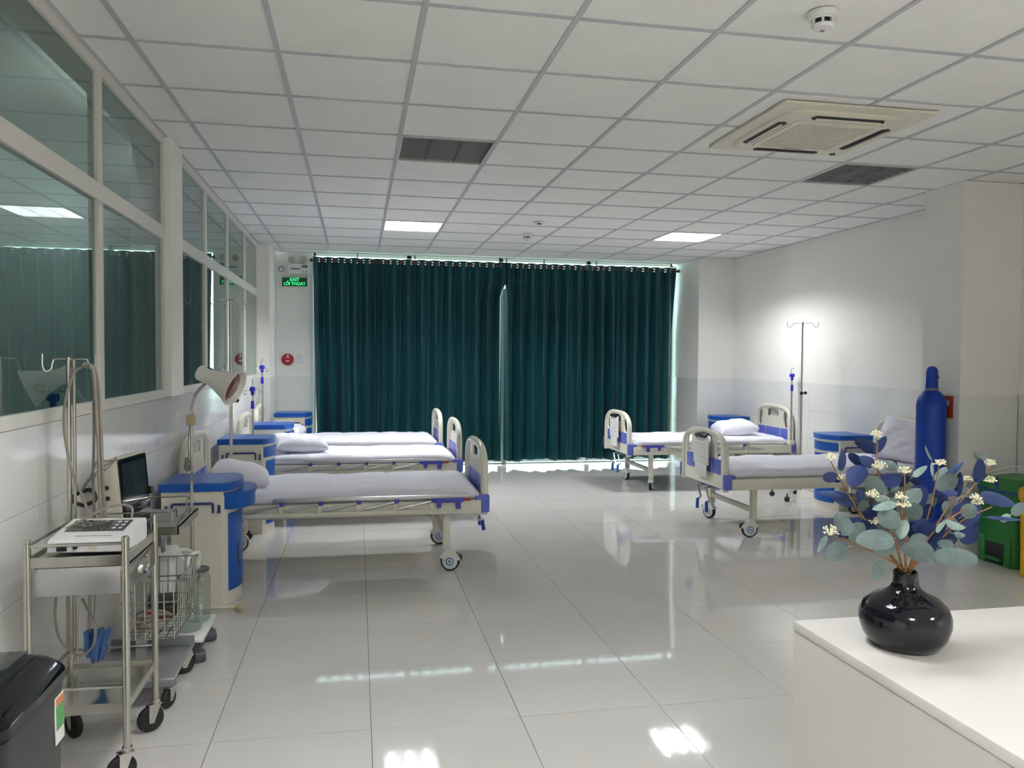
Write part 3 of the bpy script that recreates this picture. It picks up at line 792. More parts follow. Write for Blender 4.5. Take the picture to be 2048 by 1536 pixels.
for k in range(4):
    M = Matrix.Rotation(k*pi/2, 4, 'Z')
    MB().prism([(-.20, -.026), (.20, -.026), (.22, .0), (.20, .03), (-.20, .03), (-.22, 0)], lambda u, v, w_: M @ Vector((u, .318+v, -.0375-w_)), .005).build('air_slot', 'ac_dark', fa)
    MB().box(M @ Vector((0, .322, -.049)), (.39, .014, .003), .001, (M.to_3x3() @ rotm('X', .5))).build('air_flap', 'ac_cream', fa)
    M2 = Matrix.Rotation(k*pi/2+pi/4, 4, 'Z')
    MB().box(M2 @ Vector((0, .408, -.034)), (.09, .03, .004), .008, M2.to_3x3()).build('corner_louvre', 'ac_grille', fa)
MB().prism(rsq(.268, .035), zf(-.040), .006).build('grille_frame', 'ac_cream', fa)
MB().prism(rsq(.222, .01, 2), zf(-.046), .001).build('grille_recess', 'ac_grille', fa)
m = MB()
for k in range(19):
    t = -.22+.44*k/18
    m.bb(t-.004, t+.004, -.222, .222, -.052, -.046); m.bb(-.222, .222, t-.004, t+.004, -.0515, -.046)
m.build('grille', 'ac_cream', fa)
MB().bb(-.06, .06, .236, .25, -.0475, -.046).build('name_plate', 'ac_grille', fa)
MB().cyl((.335, .335, -.036), (.335, .335, -.043), .018, n=12).build('sensor_window', 'ac_dark', fa)
def detector(label, x, y, r):
    o = thing('smoke_detector', label, 'smoke detector', (x, y, CZ), 0, 'round ceiling smoke detectors')
    MB().lathe([(0, -.001), (r, -.001), (r, -.018), (r*.96, -.026), (r*.78, -.028), (r*.74, -.032)], 32).build('base', 'white_plastic', o)
    MB().lathe([(r*.6, -.028), (r*.6, -.046)], 24).build('chamber', 'black_plastic', o)
    MB().lathe([(r*.66, -.046), (r*.74, -.05), (r*.62, -.062), (r*.3, -.068), (0, -.068)], 32).build('cap', 'white_plastic', o)
    for k in range(6):
        a = k*pi/3; MB().box((cos(a)*r*.68, sin(a)*r*.68, -.039), (.012, .01, .022), .002, rotm('Z', a)).build('rib', 'white_plastic', o)
    MB().lathe([(0, -.074), (r*.16, -.072), (r*.16, -.066)], 14).build('sensor', 'chrome', o)
detector('round white smoke detector on the ceiling at the top right, largest in view', 1.765, 2.79, .056)
detector('round white smoke detector on the ceiling near the curtains', 1.80, 8.34, .056)
o = thing('ceiling_sensor', 'small flat ceiling sensor just before the far smoke detector', 'sensor', (1.76, 7.60, CZ))
MB().lathe([(0, -.002), (.055, -.002), (.052, -.01), (.03, -.013), (0, -.013)], 24).build('plate', 'white_plastic', o)
MB().lathe([(.022, -.0135), (.022, -.02), (0, -.022)], 16).build('lens', 'black_plastic', o)

# ------------------------------------------------------------------ infrared lamp on a stand
o = thing('infrared_lamp', 'white infrared therapy lamp with red bulb on a chrome stand', 'lamp', (-.917, 4.66, 0))
MB().cyl((0, 0, .03), (0, 0, .60), .0125, n=12).build('lower_tube', 'steel', o)
MB().cyl((0, 0, .58), (0, 0, 1.12), .0085, n=12).build('upper_tube', 'steel', o)
MB().box((0, 0, .585), (.036, .036, .05), .01).build('height_collar', 'beige_plastic', o)
MB().box((0, -.004, 1.105), (.05, .04, .062), .008).cyl((-.0, -.03, 1.105), (0, -.02, 1.105), .012, n=12).build('switch_box', 'beige_plastic', o)
hd = Vector((.88, -.27, -.39)).normalized(); hb = Vector((.062, -.075, -.012+1.385))
MB().tube(bez([(0, 0, 1.13), (.004, -.004, 1.17), (.03, -.03, 1.245), (.075, -.06, 1.30), (.105, -.085, 1.325)], 6), .0095, 10).build('gooseneck', 'chrome', o)
Mh = Matrix.Translation(hb) @ hd.to_track_quat('Z', 'Y').to_matrix().to_4x4()
h = MB().lathe([(0, -.01), (.036, -.008), (.044, 0), (.044, .06), (.045, .075), (.054, .105), (.075, .16), (.094, .20), (.104, .218), (.104, .224), (.098, .222), (.088, .20), (.07, .165), (.045, .12), (0, .115)], 36, Mh).build('lamp_head', 'lamp_white', o)
MB().lathe([(0, .214), (.04, .211), (.068, .205), (.08, .197), (.07, .178), (.05, .15)], 28, Mh).build('red_bulb', 'lamp_red', h)
for k in (-1, 1): MB().box(Mh @ Vector((k*.011, .044, .045)), (.006, .004, .03), .001, Mh.to_3x3()).build('vent_slot', 'shadow_gap', h)
for k in (-1, 1): MB().box(Mh @ Vector((.043, k*.011, .045)), (.004, .006, .03), .001, Mh.to_3x3()).build('vent_slot', 'shadow_gap', h)
b = MB().cyl((-.03, 0, .035), (.245, 0, .03), .009, n=10).cyl((0, 0, .034), (-.12, .10, .03), .009, n=10).cyl((0, 0, .034), (-.12, -.16, .03), .009, n=10).cyl((0, 0, .02), (0, 0, .06), .02, n=14).build('base_legs', 'cream_plastic', o)
for p in ((.245, 0), (-.125, .103), (-.125, -.165)):
    MB().cyl((p[0]*.93, p[1]*.93, .03), (p[0]*1.04, p[1]*1.04, .027), .012, .02, n=12).ball((p[0]*1.05, p[1]*1.05, .021), .02, 10).build('rubber_foot', 'beige_plastic', b)
MB().tube(bez([(-.005, -.012, 1.08), (-.014, -.016, .98), (-.012, -.018, .90), (-.02, -.02, .86), (-.004, -.022, .84)], 5), .0035, 6).build('cord', 'cable_grey', o)
m = MB()
for k in range(5): m.torus((-.014, -.024, .845+.004*k), (1, .4*k-.8, .2), .026+.002*k, .0032, 14, 5)
m.build('coiled_cord', 'cable_grey', o)
MB().box((.006, -.02, .79), (.014, .018, .05), .004).cyl((.002, -.02, .766), (.002, -.02, .745), .002, n=6).cyl((.012, -.02, .766), (.012, -.02, .745), .002, n=6).build('mains_plug', 'grey_plastic', o)

# ------------------------------------------------------------------ steel trolley
def small_caster(parent, x, y, r, z_top, a=0, mt='chrome'):
    R = Matrix.Translation((x, y, 0)) @ Matrix.Rotation(a, 4, 'Z')
    A = R @ Matrix.Translation((-.02, 0, r)) @ Matrix.Rotation(pi/2, 4, 'X')
    c = MB().lathe([(0, -.012), (r-.006, -.012), (r, -.006), (r, .006), (r-.006, .012), (0, .012)], 22, A).build('caster', 'rubber', parent)
    m = MB()
    for s in (-1, 1):
        m.prism([(-.03, r*.75), (-.012, r*.7), (.014, z_top-.014), (-.03+.0, z_top-.014)], lambda u, v, w_: R @ Vector((u, s*(.014+w_), v)), .003)
    m.box(R @ Vector((-.006, 0, z_top-.012)), (.05, .036, .006), .001, Matrix.Rotation(a, 3, 'Z'))
    m.cyl(R @ Vector((0, 0, z_top-.012)), R @ Vector((0, 0, z_top+.006)), .017, n=12).cyl(A @ Vector((0, 0, -.019)), A @ Vector((0, 0, .019)), .005, n=8)
    m.build('fork', mt, c)
TXL, TXR, TY0, TY1 = -1.08, -.775, 2.85, 3.235
o = thing('steel_trolley', 'stainless steel instrument trolley with drawer and mirror shelf on the left', 'trolley', ((TXL+TXR)/2, (TY0+TY1)/2, 0))
cx, cy = (TXL+TXR)/2, (TY0+TY1)/2; X0, X1, Y0, Y1 = TXL-cx, TXR-cx, TY0-cy, TY1-cy
for x in (X0, X1):
    for y in (Y0, Y1):
        p = MB().cyl((x, y, .115), (x, y, .835), .0125, n=14).lathe([(.0125, .835), (.0135, .836), (.0135, .846), (.01, .85), (0, .851)], 14, Matrix.Translation((x, y, 0))).build('post', 'steel', o)
        small_caster(p, x, y, .05, .118, .6 if x > 0 else 2.4)
for z in (.826, .335):
    m = MB()
    for y in (Y0, Y1): m.cyl((X0, y, z), (X1, y, z), .006, n=8)
    m.cyl((X0, Y0, z), (X0, Y1, z), .006, n=8)
    if z < .5: m.cyl((X1, Y0, z-.06), (X1, Y1, z-.06), .004, n=8)
    m.build('guard_rod', 'steel', o)
for z in (.752, .245):
    s = MB().bb(X0, X1, Y0, Y1, z+.02, z+.024).build('shelf', 'steel_sheet', o)
    MB().bb(X0, X1, Y0-.003, Y0+.003, z, z+.034).bb(X0, X1, Y1-.003, Y1+.003, z, z+.034).bb(X0-.003, X0+.003, Y0, Y1, z, z+.034).bb(X1-.003, X1+.003, Y0, Y1, z, z+.034).build('shelf_lip', 'steel', s)
d = MB().bb(X0+.014, X1-.004, Y0+.012, Y1-.012, .655, .748, .004).build('drawer', 'steel_sheet', o)
MB().bb(X0+.016, X1-.02, Y0+.009, Y0+.0122, .652, .746, .001).build('protective_film', 'alu', d)
MB().bb(X1-.004, X1+.006, Y0+.014, Y1-.014, .657, .746, .003).build('drawer_front', 'steel_sheet', d)
MB().lathe([(.0, .004), (.03, .004), (.044, .012), (.05, .0), (.05, -.002)], 20, Matrix.Translation((X1+.006, 0, .70)) @ Matrix.Rotation(pi/2, 4, 'Y') @ Matrix.Diagonal((.6, 1.25, 1, 1))).build('drawer_handle', 'chrome', d)
pz = 1.456
MB().cyl((X0+.012, Y1-.02, .30), (X0+.012, Y1-.02, pz), .0085, n=10).cyl((X0+.031, Y1-.02, .30), (X0+.031, Y1-.02, pz-.01), .006, n=10).build('cable_pole', 'steel', o)
for s in (-1, 1):
    MB().tube(bez([(X0+.02, Y1-.02, pz-.006), (X0+.02+s*.05, Y1-.022, pz-.006), (X0+.02+s*.062, Y1-.022, pz-.02), (X0+.02+s*.068, Y1-.022, pz-.045), (X0+.02+s*.085, Y1-.03, pz-.052), (X0+.02+s*.092, Y1-.035, pz-.03), (X0+.02+s*.092, Y1-.035, pz+.012)], 4), .0035, 6).build('cable_hook', 'steel', o)
# cables hung from the pole
def cab_pts(pts, n=8): return bez([at(px, py, Y) for px, py, Y in pts], n)
o = thing('lead_cables', 'bundle of grey monitoring cables hanging from the trolley pole hooks', 'cable', at(178, 735, 3.2))
L0 = o.location.copy()
def cable(pts, r, m='cable_grey', nm='cable', par=None):
    q = cab_pts(pts); MB().tube([p-L0 for p in q], r, 7).build(nm, m, par or o)
cable([(168, 733, 3.2), (178, 729, 3.18), (184, 740, 3.18), (187, 800, 3.18), (188, 880, 3.19), (186, 960, 3.2), (190, 1040, 3.19), (200, 1075, 3.17)], .005)
cable([(180, 731, 3.17), (189, 738, 3.17), (193, 790, 3.17), (196, 870, 3.17), (199, 950, 3.17), (201, 1040, 3.16), (206, 1080, 3.14)], .0055)
cable([(181, 733, 3.15), (192, 742, 3.15), (199, 800, 3.15), (203, 880, 3.15), (206, 960, 3.15), (210, 1020, 3.15), (219, 1080, 3.13)], .0055)
cable([(180, 734, 3.14), (187, 745, 3.14), (191, 800, 3.14), (197, 900, 3.15), (200, 1000, 3.15), (205, 1080, 3.14)], .007)
cable([(163, 735, 3.19), (151, 742, 3.19), (141, 765, 3.18), (131, 800, 3.17), (128, 850, 3.16), (136, 910, 3.15), (150, 960, 3.14), (168, 1000, 3.13), (174, 1030, 3.13), (170, 1062, 3.12)], .005)
cable([(167, 733, 3.19), (172, 729, 3.19), (176, 736, 3.19)], .011)
cable([(192, 950, 3.16), (175, 965, 3.2), (162, 985, 3.25), (175, 960, 3.3), (205, 935, 3.35), (235, 918, 3.5)], .0035)
cable([(196, 945, 3.17), (210, 940, 3.2), (222, 930, 3.3), (232, 915, 3.45)], .0035)
cable([(170, 970, 3.2), (182, 950, 3.22), (194, 925, 3.2), (220, 921, 3.3), (236, 921, 3.45)], .003)
cable([(162, 1010, 3.28), (148, 1004, 3.3), (145, 995, 3.3), (160, 985, 3.3), (182, 980, 3.28), (190, 1000, 3.26), (165, 1012, 3.26)], .008, 'cable_black')
o = thing('limb_clips', 'blue clamp electrodes hanging on thin leads under the trolley drawer', 'electrode clamps', at(195, 1260, 3.05)); L0 = o.location.copy()
for i, (px, py, qx, qy, w_) in enumerate(((172, 1262, 178, 1315, 15), (184, 1258, 188, 1322, 14), (203, 1255, 188, 1325, 12), (222, 1256, 196, 1322, 9), (176, 1275, 200, 1300, 12), (214, 1290, 202, 1318, 10))):
    a, b_ = at(px, py, 3.02+.02*i)-L0, at(qx, qy, 3.02+.025*i)-L0
    ax = (b_-a); l = ax.length; q = ax.to_track_quat('Z', 'Y').to_matrix()
    MB().box((a+b_)/2, (w_*.0019, .012, l), .004, q).box((a+b_)/2+Vector((0, -.014, .01)), (w_*.0017, .008, l*.8), .003, q @ rotm('X', .15)).build('clamp', 'clip_blue', o)
for px in (176, 180, 188): cable([(px+2, 1185, 3.06), (px+1, 1220, 3.05), (px, 1265, 3.03)], .002, nm='lead')
cable([(112, 1195, 2.95), (110, 1235, 2.95), (118, 1275, 2.96), (138, 1300, 2.97), (162, 1310, 2.98), (180, 1300, 2.98), (190, 1278, 2.98), (188, 1245, 2.99), (164, 1197, 3.0)], .0045, nm='lead')
# ECG recorder
ez = .777
o = thing('ecg_recorder', 'white portable electrocardiograph with dark screen on the steel trolley', 'medical device', (-.905, 3.01, ez), rad(-4))
prof = [(-.115, .014), (-.112, .045), (-.10, .055), (.08, .083), (.105, .085), (.115, .07), (.115, .014), (.10, .008), (-.10, .008)]
MB().prism(prof, lambda u, v, w_: Vector((-.125+w_, u, v)), .25).build('case', 'white_plastic', o, angle=20)
sl = Matrix.Rotation(math.atan2(.028, .18), 3, 'X')
MB().box((-.035, .02, .0755), (.14, .105, .003), .002, sl).build('screen', 'screen_dark', o)
k_ = MB().box((.065, .02, .0755), (.055, .105, .003), .002, sl).build('keypad', 'dark_grey_plastic', o)
for i in range(2):
    for j in range(3): MB().box((.053+.022*i, -.01+.03*j, .0775+(-.01+.03*j-.02)*.155), (.012, .014, .002), .001, sl).build('key', 'white_plastic', k_)
MB().bb(-.095, -.062, -.1165, -.113, .017, .042).build('port', 'black_plastic', o)
MB().cyl((-.035, -.113, .03), (-.035, -.117, .03), .008, n=12).build('jack', 'black_plastic', o)
MB().bb(.01, .034, -.1165, -.113, .022, .036).build('latch', 'cream_plastic', o)
MB().bb(-.05, .07, -.075, -.071, .0588, .0600).build('paper_slot', 'print_grey', o)
m = MB().tube(bez([(.075, .1, .075), (.07, .12, .12), (.03, .10, .135), (-.02, .06, .12), (-.085, .02, .085), (-.13, 0.0, .06), (-.138, .01, .045)], 6), .0045, 8).build('cable', 'cable_grey', o)

# ------------------------------------------------------------------ monitor cart
BX0, BX1, BY0, BY1 = -1.10, -.745, 3.42, 3.83
cx, cy = (BX0+BX1)/2, (BY0+BY1)/2
o = thing('monitor_cart', 'wheeled steel monitor cart with wire basket behind the trolley', 'cart', (cx, cy, 0))
X0, X1, Y0, Y1 = BX0-cx, BX1-cx, BY0-cy, BY1-cy
tz = .755
t_ = MB().bb(X0, X1+.02, Y0, Y1, tz, tz+.004).build('tray', 'steel_sheet', o)
MB().bb(X1+.015, X1+.02, Y0, Y1, tz-.03, tz+.004).bb(X0, X1+.02, Y0, Y0+.004, tz-.03, tz).build('tray_edge', 'steel', t_)
m = MB(); zr = tz+.062
m.tube(bez([(X1-.01, Y1-.02, tz), (X1-.01, Y1-.02, zr-.01), (X1-.02, Y1-.02, zr), (X1-.10, Y1-.02, zr), (X0+.02, Y1-.02, zr)], 4), .0035, 6)
m.tube(bez([(X1-.01, Y0+.02, tz), (X1-.01, Y0+.02, zr-.01), (X1-.02, Y0+.02, zr), (X1-.10, Y0+.02, zr), (X0+.02, Y0+.02, zr)], 4), .0035, 6)
m.tube(bez([(X1-.01, Y1-.05, zr), (X1-.01, Y1-.10, zr-.004), (X1-.01, Y1-.12, zr-.04), (X1-.01, 0, zr-.052), (X1-.01, Y0+.12, zr-.04), (X1-.01, Y0+.10, zr-.004), (X1-.01, Y0+.04, zr)], 5), .0035, 6)
m.build('tray_rail', 'steel', t_)
MB().bb(-.02, .02, -.02, .02, .12, tz).build('column', 'alu', o)
MB().bb(X0, X1, Y0, Y1, .118, .128, .003).build('base_shelf', 'alu', o)
MB().bb(X0, X1, Y1-.03, Y1, .128, .165, .003).bb(X0, X1, Y0, Y0+.03, .09, .12, .003).build('base_bar', 'grey_plastic', o)
for x in (X0+.03, X1-.02):
    for y in (Y0+.03, Y1-.03): small_caster(o, x, y, .042, .098, .4 if y > 0 else 1.2)
# basket
bx0, bx1, by0, by1, bz0, bz1 = X0+.14, X1+.012, Y0+.02, Y1+.03, .285, .53
m = MB(); r = .0026
def ringz(z, ins=0): return [(bx0+ins, by0+ins, z), (bx1-ins, by0+ins, z), (bx1-ins, by1-ins, z), (bx0+ins, by1-ins, z)]
for z, ins in ((bz1, 0), (.44, .004), (.36, .008), (bz0, .014)): m.tube(ringz(z, ins), r*1.3, 6, closed=True)
for k in range(10):
    y = by0+(by1-by0)*(k+.5)/10; m.tube([(bx1, y, bz1), (bx1-.012, y, bz0), (bx0+.012, y, bz0), (bx0, y, bz1)], r, 5)
for k in range(6):
    x = bx0+(bx1-bx0)*(k+.5)/6; m.tube([(x, by0, bz1), (x, by0+.012, bz0), (x, by1-.012, bz0), (x, by1, bz1)], r, 5)
m.build('wire_basket', 'steel', o)
o2 = thing('coiled_hose', 'coiled pale grey hose lying in the wire basket', 'hose', (cx+.07, cy-.09, .30))
m = MB()
for k in range(4):
    q = []
    for a in range(22):
        t = 2*pi*a/22; q.append(((.052+.006*k)*cos(t), (.095-.006*k)*sin(t), .012+.014*k+.02*sin(t+k)+.06*max(0, -sin(t))*.5))
    m.tube(q, .0055, 7, closed=True)
m.build('coil', 'cable_grey', o2)
b = MB().box((0, 0, 0), (.16, .15, .07), .03, rotm('X', .2), 3).build('cuff_bag', 'black_plastic', None, (cx+.06, cy+.09, .345)); tag(b, 'dark blue-black cuff folded in the wire basket', 'blood pressure cuff')
MB().bb(-.06, .05, -.076, -.07, -.03, .0).build('seam_band', 'red_plastic', b)
# patient monitor
o = thing('patient_monitor', 'patient monitor with dark glossy screen standing on the cart tray', 'monitor', (-.957, 3.695, tz+.004), rad(-8))
Mt = rotm('Y', rad(-5))
def mp(x, y, z): return Mt @ Vector((x, y, z))
rg = []
for x, gy, gz in ((.0, .146, .26), (-.02, .147, .262), (-.05, .143, .25), (-.115, .12, .21), (-.13, .10, .17)):
    q = []
    for u, v in rsq(1, .16, 4): q.append(mp(x, u*gy, .012+(v+1)/2*gz))
    rg.append(q)
c = MB().rings(rg).build('case', 'cream_plastic', o, angle=30)
q = [(u*.138, .058+(v+1)/2*.205) for u, v in rsq(1, .1, 4)]
MB().prism(q, lambda u, v, w_: mp(.001+w_, u, v), .006).build('bezel', 'gloss_black', c)
MB().prism([(u*.118, .075+(v+1)/2*.165) for u, v in rsq(1, .04, 3)], lambda u, v, w_: mp(.0072+w_, u, v), .0006).build('screen', 'screen_dark', c)
MB().box(mp(.004, 0, .036), (.016, .262, .045), .006, Mt).build('control_strip', 'gloss_black', c)
MB().cyl(mp(.006, .118, .092), mp(.03, .118, .092), .017, n=16).build('knob', 'black_plastic', c)
for k in range(3):
    MB().cyl(mp(-.05, -.135, .06+.045*k), mp(-.05, -.148, .06+.045*k), .010, n=12).build('connector', 'black_plastic' if k else 'white_plastic', c)
MB().cyl(mp(-.05, -.128, .20), mp(-.05, -.147, .20), .013, n=12).build('connector', 'cream_plastic', c)

# ------------------------------------------------------------------ suction machine
o = thing('suction_machine', 'white wheeled suction pump with two ribbed glass jars beside the lamp stand', 'suction pump', (-.87, 4.06, 0))
MB().box((0, 0, .118), (.31, .36, .026), .01).build('deck', 'white_plastic', o)
MB().bb(-.135, .135, -.16, .16, .055, .106, .004).build('chassis', 'dark_grey_plastic', o)
MB().box((-.06, .05, .30), (.13, .22, .34), .03, None, 3).box((-.06, .05, .49), (.10, .15, .05), .02).build('pump_housing', 'white_plastic', o)
MB().tube(bez([(-.06, -.01, .50), (-.06, -.01, .55), (-.06, .05, .575), (-.06, .11, .55), (-.06, .11, .50)], 5), .011, 8).build('carry_handle', 'grey_plastic', o)
for i, (x, y) in enumerate(((.066, -.055), (.08, .09))):
    pr = [(0, 0), (.055, 0), (.06, .008)]
    for k in range(18): pr += [(.0585, .02+.0105*k), (.0605, .025+.0105*k)]
    pr += [(.06, .215), (.05, .235), (.04, .242), (.04, .26)]
    j = MB().lathe(pr, 28, Matrix.Translation((x, y, .133))).build('jar', 'jar_glass', o)
    MB().lathe([(0, .264), (.052, .264), (.055, .258), (.055, .25), (.043, .246), (0, .246)], 24, Matrix.Translation((x, y, .133))).build('jar_lid', 'dark_grey_plastic', j)
    MB().cyl((x, y-.015, .39), (x, y-.015, .425), .009, n=10).cyl((x, y+.02, .39), (x, y+.02, .42), .009, n=10).build('jar_spout', 'white_plastic', j)
MB().tube(bez([(.066, -.07, .42), (.066, -.075, .47), (.07, -.04, .49), (.08, .04, .485), (.085, .10, .47), (.08, .11, .42)], 6), .0085, 8).build('hose', 'white_plastic', o)
MB().tube(bez([(.08, .075, .42), (.06, .07, .48), (.01, .05, .50), (-.02, .05, .45)], 6), .0085, 8).build('hose', 'white_plastic', o)
MB().tube(bez([(.066, -.035, .42), (.04, -.02, .46), (0, .0, .48), (-.02, .02, .43)], 6), .0085, 8).build('hose', 'white_plastic', o)
for x in (-.11, .125):
    for y in (-.14, .15):
        MB().cyl((x-.02, y-.012, .03), (x+.022, y+.012, .03), .03, n=20).cyl((x, y, .03), (x, y, .07), .012, n=10).build('caster', 'dark_grey_plastic', o)

# ------------------------------------------------------------------ black waste bin
o = thing('waste_bin', 'black plastic waste bin with glossy lid in the bottom left corner', 'bin', (-.885, 1.93, 0))
rg = []
for z, sx, sy in ((.0, .145, .155), (.02, .15, .16), (.35, .165, .18), (.66, .172, .188), (.665, .168, .184)):
    rg.append([Vector((u*sx, v*sy, z)) for u, v in rsq(1, .22, 5)])
MB().rings(rg).build('body', 'bin_grey', o, angle=30)
rg = []
for z, sx, sy in ((.668, .178, .194), (.69, .178, .194), (.705, .168, .188), (.722, .14, .178), (.733, .09, .165), (.737, .03, .15)):
    rg.append([Vector((u*sx, v*sy, z)) for u, v in rsq(1, .22, 5)])
l = MB().rings(rg).build('lid', 'gloss_black', o, angle=30)
MB().bb(-.09, .09, -.15, .17, .731, .737, .002).build('lid_flap', 'gloss_black', l)
s = MB().box((.1715, .13, .58), (.003, .055, .115), .001, rotm('Y', -.02)).build('sticker', 'label_white', o)
MB().box((.1738, .13, .585), (.001, .047, .055), 0, rotm('Y', -.02)).build('sticker_panel', 'sticker_green', s)
MB().box((.1741, .13, .625), (.001, .047, .018), 0, rotm('Y', -.02)).build('sticker_band', 'sticker_orange', s)

# ------------------------------------------------------------------ right side: gas cylinder, bins
o = thing('oxygen_cylinder', 'tall blue compressed gas cylinder with domed cap beside the right pillar', 'gas cylinder', (4.325, 5.275, 0))
MB().lathe([(0, .004), (.09, .0), (.104, .012), (.106, .03), (.106, 1.12), (.103, 1.155), (.09, 1.195), (.065, 1.225), (.048, 1.24), (.04, 1.245), (0, 1.245)], 40).build('tank', 'cylinder_blue', o, angle=50)
MB().lathe([(.043, 1.238), (.047, 1.243), (.047, 1.258), (.04, 1.262), (.04, 1.238)], 28).build('neck_ring', 'grey_plastic', o)
c = MB().lathe([(.045, 1.255), (.0455, 1.27), (.0425, 1.30), (.0425, 1.37), (.039, 1.40), (.028, 1.418), (.012, 1.426), (0, 1.427)], 32).build('valve_cap', 'cylinder_blue', o, angle=50)
MB().cyl((.036, -.024, 1.34), (.0405, -.027, 1.34), .009, n=12).build('cap_hole', 'shadow_gap', c)
def pedal_bin(label, loc, m, h=.60):
    o = thing('pedal_bin', label, 'bin', loc, 0, 'coloured pedal bins')
    rg = []
    for z, s in ((0, .93), (.02, .94), (h-.1, 1.0)):
        rg.append([Vector((u*.19*s, v*.185*s, z)) for u, v in rsq(1, .25, 4)])
    b = MB().rings(rg).build('body', m, o, angle=30)
    MB().box((-.178, 0, .085), (.012, .17, .15), .01).build('pedal_recess', 'shadow_gap', b)
    MB().box((-.195, 0, .045), (.05, .15, .018), .006).build('pedal', m, b)
    for y_ in (.115, -.115): MB().box((-.18, y_, .10), (.026, .06, .2), .012).build('foot_column', m, b)
    rg = [[Vector((u*.196, v*.191, z)) for u, v in rsq(1, .25, 4)] for z in (h-.1, h-.085)]
    MB().rings(rg).build('bag_rim', 'bag_blue' if m == 'bin_green' else m, o)
    rg = [[Vector((u*.198*s, v*.193*s, z)) for u, v in rsq(1, .25, 4)] for z, s in ((h-.083, 1.0), (h-.05, 1.01), (h-.02, .97), (h, .85), (h+.004, .4))]
    MB().rings(rg).build('lid', m, o, angle=30)
    return o
pedal_bin('green pedal bin with blue bag rim at the foot of the right pillar', (4.70, 4.84, 0), 'bin_green', .63)
pedal_bin('yellow pedal bin at the right edge, beside the green bin', (4.635, 4.40, 0), 'bin_yellow', .62)
o = thing('tubing', 'loose clear tubing lying on the lid of the green bin', 'tubing', (4.66, 4.84, .637))
MB().tube(bez([(-.13, .12, .005), (-.1, .0, .06), (-.02, -.08, .08), (.06, -.14, .03), (.1, -.16, .006)], 6), .004, 7).build('tube', 'white_plastic', o)
MB().tube(bez([(-.15, .05, .005), (-.06, -.05, .035), (.04, -.12, .03), (.12, -.14, .006)], 6), .003, 7).build('tube', 'white_plastic', o)

# ------------------------------------------------------------------ counter, vase, branches
KX0, KX1, KY0, KY1, KZ = 1.174, 3.1, .85, 1.938, .75
o = thing('counter', 'white reception counter in the bottom right foreground', 'counter', ((KX0+KX1)/2, (KY0+KY1)/2, 0))
hx, hy = (KX1-KX0)/2, (KY1-KY0)/2
MB().bb(-hx, hx, -hy, hy, KZ-.025, KZ, .0012).build('top', 'counter_white', o)
MB().bb(-hx+.002, -hx+.02, -hy+.002, hy-.002, 0, KZ-.027).build('end_panel', 'counter_side', o)
MB().bb(-hx+.02, hx-.02, hy-.02, hy-.002, 0, KZ-.027).build('front_panel', 'counter_side', o)
MB().bb(hx-.02, hx-.002, -hy+.002, hy-.002, 0, KZ-.027).build('end_panel', 'counter_side', o)
MB().bb(-hx+.02, hx-.02, hy-.5, hy-.02, .35, .37).build('inner_shelf', 'counter_side', o)
VX, VY = 1.349, 1.72
o = thing('vase', 'squat glossy black vase on the white counter', 'vase', (VX, VY, KZ))
MB().lathe([(0, 0), (.066, 0), (.08, .006), (.098, .03), (.107, .06), (.1065, .082), (.098, .104), (.078, .122), (.052, .134), (.036, .146), (.0305, .158), (.0285, .175), (.0295, .186), (.027, .189), (.024, .186), (.022, .15), (0, .14)], 44).build('body', 'vase_black', o, angle=60)
o = thing('eucalyptus_branches', 'artificial eucalyptus branches with blue and sage leaves in the black vase', 'plant', (VX, VY, KZ+.18))
P0 = Vector((VX, VY, KZ+.18))
K = .26694
def cp(cx, cy, dy): return at(1560+K*cx, 720+K*cy, VY+dy)-P0
stems = [((380, 760), (545, 1060), .05), ((725, 590), (748, 900), .04), ((935, 850), (935, 1120), -.03), ((1190, 800), (1120, 1130), .03), ((1585, 790), (1330, 1090), .06),
         ((425, 1310), (700, 1440), -.04), ((1590, 1100), (1330, 1230), .0), ((905, 1040), (925, 1280), -.07), ((1480, 1060), (1215, 1240), -.03), ((560, 1100), (700, 1290), .08),
         ((1250, 1190), (1100, 1350), -.05), ((1420, 900), (1260, 1100), .08)]
for (tx, ty), (mx, my), dy in stems:
    q = bez([Vector((random.uniform(-.012, .012), random.uniform(-.012, .012), -.03)), cp(944+(mx-944)*.14, 1560, dy*.3), cp(mx, my, dy*.7), cp(tx, ty, dy)], 7)
    MB().tube(q, .003, 6, radii=[.0036-.0022*i/len(q) for i in range(len(q))]).build('stem', 'stem_brown', o)
